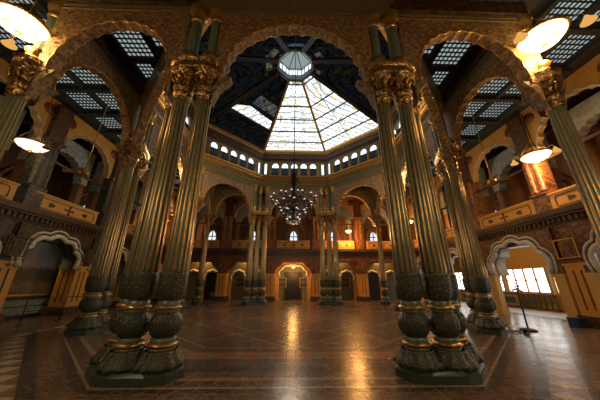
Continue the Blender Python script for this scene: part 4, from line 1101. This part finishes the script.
# ------------------------------------------------------------------ small things on the floor
MS = empty('microphone_stand', (8.52, 4.2, 0), .3, 'black microphone stand with a round base on the right side of the floor', 'microphone stand')
m = MB(); m.lathe([(.26, 0), (.26, .03), (.20, .06), (.03, .09)], 24); m.build('base', MT['dark'], MS)
m = MB(); m.tube([(0, 0, .05), (0, 0, 1.0)], .028, 8); m.tube([(0, 0, .95), (0, 0, 1.38)], .018, 8); m.build('pole', MT['dark'], MS)
m = MB(); m.tube([(-.28, 0, 1.36), (.02, 0, 1.40), (.30, 0, 1.30)], .03, 8); m.build('boom', MT['dark'], MS)
m = MB(); m.tube([(0, 0, 1.38), (-.06, 0, 1.52), (-.02, 0, 1.62), (.07, 0, 1.60), (.10, 0, 1.52)], .022, 8); m.sphere((.10, 0, 1.50), .05); m.build('gooseneck_microphone', MT['dark'], MS)
m = MB(); m.sphere((0, 0, .07), .09, 14, 8, .8); o = m.build('cable_reel', MT['dark'], None, (8.0, 3.75, 0)); tag(o, 'small round black box on the floor beside the microphone stand', 'box')
m = MB(); pts = [(8.2+.35*math.cos(t)-.1*t, 3.9+.3*math.sin(t)+.12*math.sin(3*t), .012) for t in [i*.35 for i in range(22)]]; m.tube(pts, .010, 5); o = m.build('cable', MT['dark']); tag(o, 'loose black cable on the floor by the microphone stand', 'cable')
m = MB(); m.box(-.2, .2, -.15, .15, 0, .30); m.box(-.22, .22, -.17, .17, .30, .35); o = m.build('blue_box', MT['blue'], None, (11.05, 4.75, 0)); tag(o, 'small dark blue box standing against the base of the right orange pier', 'box')
BR = empty('barrier_rail', (-10.2, 6.6, 0), PI/2-.15, 'thin dark metal barrier rail in front of the left painting', 'barrier')
m = MB(); m.tube([(-1.4, 0, .95), (1.4, 0, .95)], .022, 8); m.tube([(-1.4, 0, .5), (1.4, 0, .5)], .014, 6); m.build('rail', MT['brown2'], BR)
for x in (-1.4, 0, 1.4):
    m = MB(); m.tube([(x, 0, 0), (x, 0, .97)], .022, 8); m.lathe([(.14, 0), (.13, .02), (.03, .04)], 14, x, 0, 0); m.build('post', MT['brown2'], BR)
ST = empty('rope_post', (0, 0, 0)); m = MB(); m.lathe([(.13, 0), (.13, .02), (.03, .05), (.025, .85), (.045, .88), (.001, .95)], 14); m.build('post', MT['brass'], ST); tag(ST, 'x', 'barrier post', 'brass rope posts by the far door')
for i, (x, nm) in enumerate(((-1.1, 'left'), (.95, 'right'), (1.25, 'far right'))):
    o = ST if i == 0 else copy_tree(ST); o.location = (x, 16.9, 0); o['label'] = 'small brass rope post before the central door, %s one' % nm
CHR = empty('stool', (-6.6, 15.8, 0), .2, 'small bright blue plastic chair beside the far left single column', 'chair')
m = MB(); m.box(-.2, .2, -.2, .2, .42, .46); m.build('seat', MT['blue'], CHR)
m = MB(); m.box(-.2, .2, .17, .2, .5, .85); m.build('backrest', MT['blue'], CHR)
for sx in (-1, 1):
    for sy in (-1, 1): m = MB(); m.bar((sx*.18, sy*.18, 0), (sx*.17, sy*.17, .85 if sy > 0 else .42), .035); m.build('leg', MT['blue'], CHR)
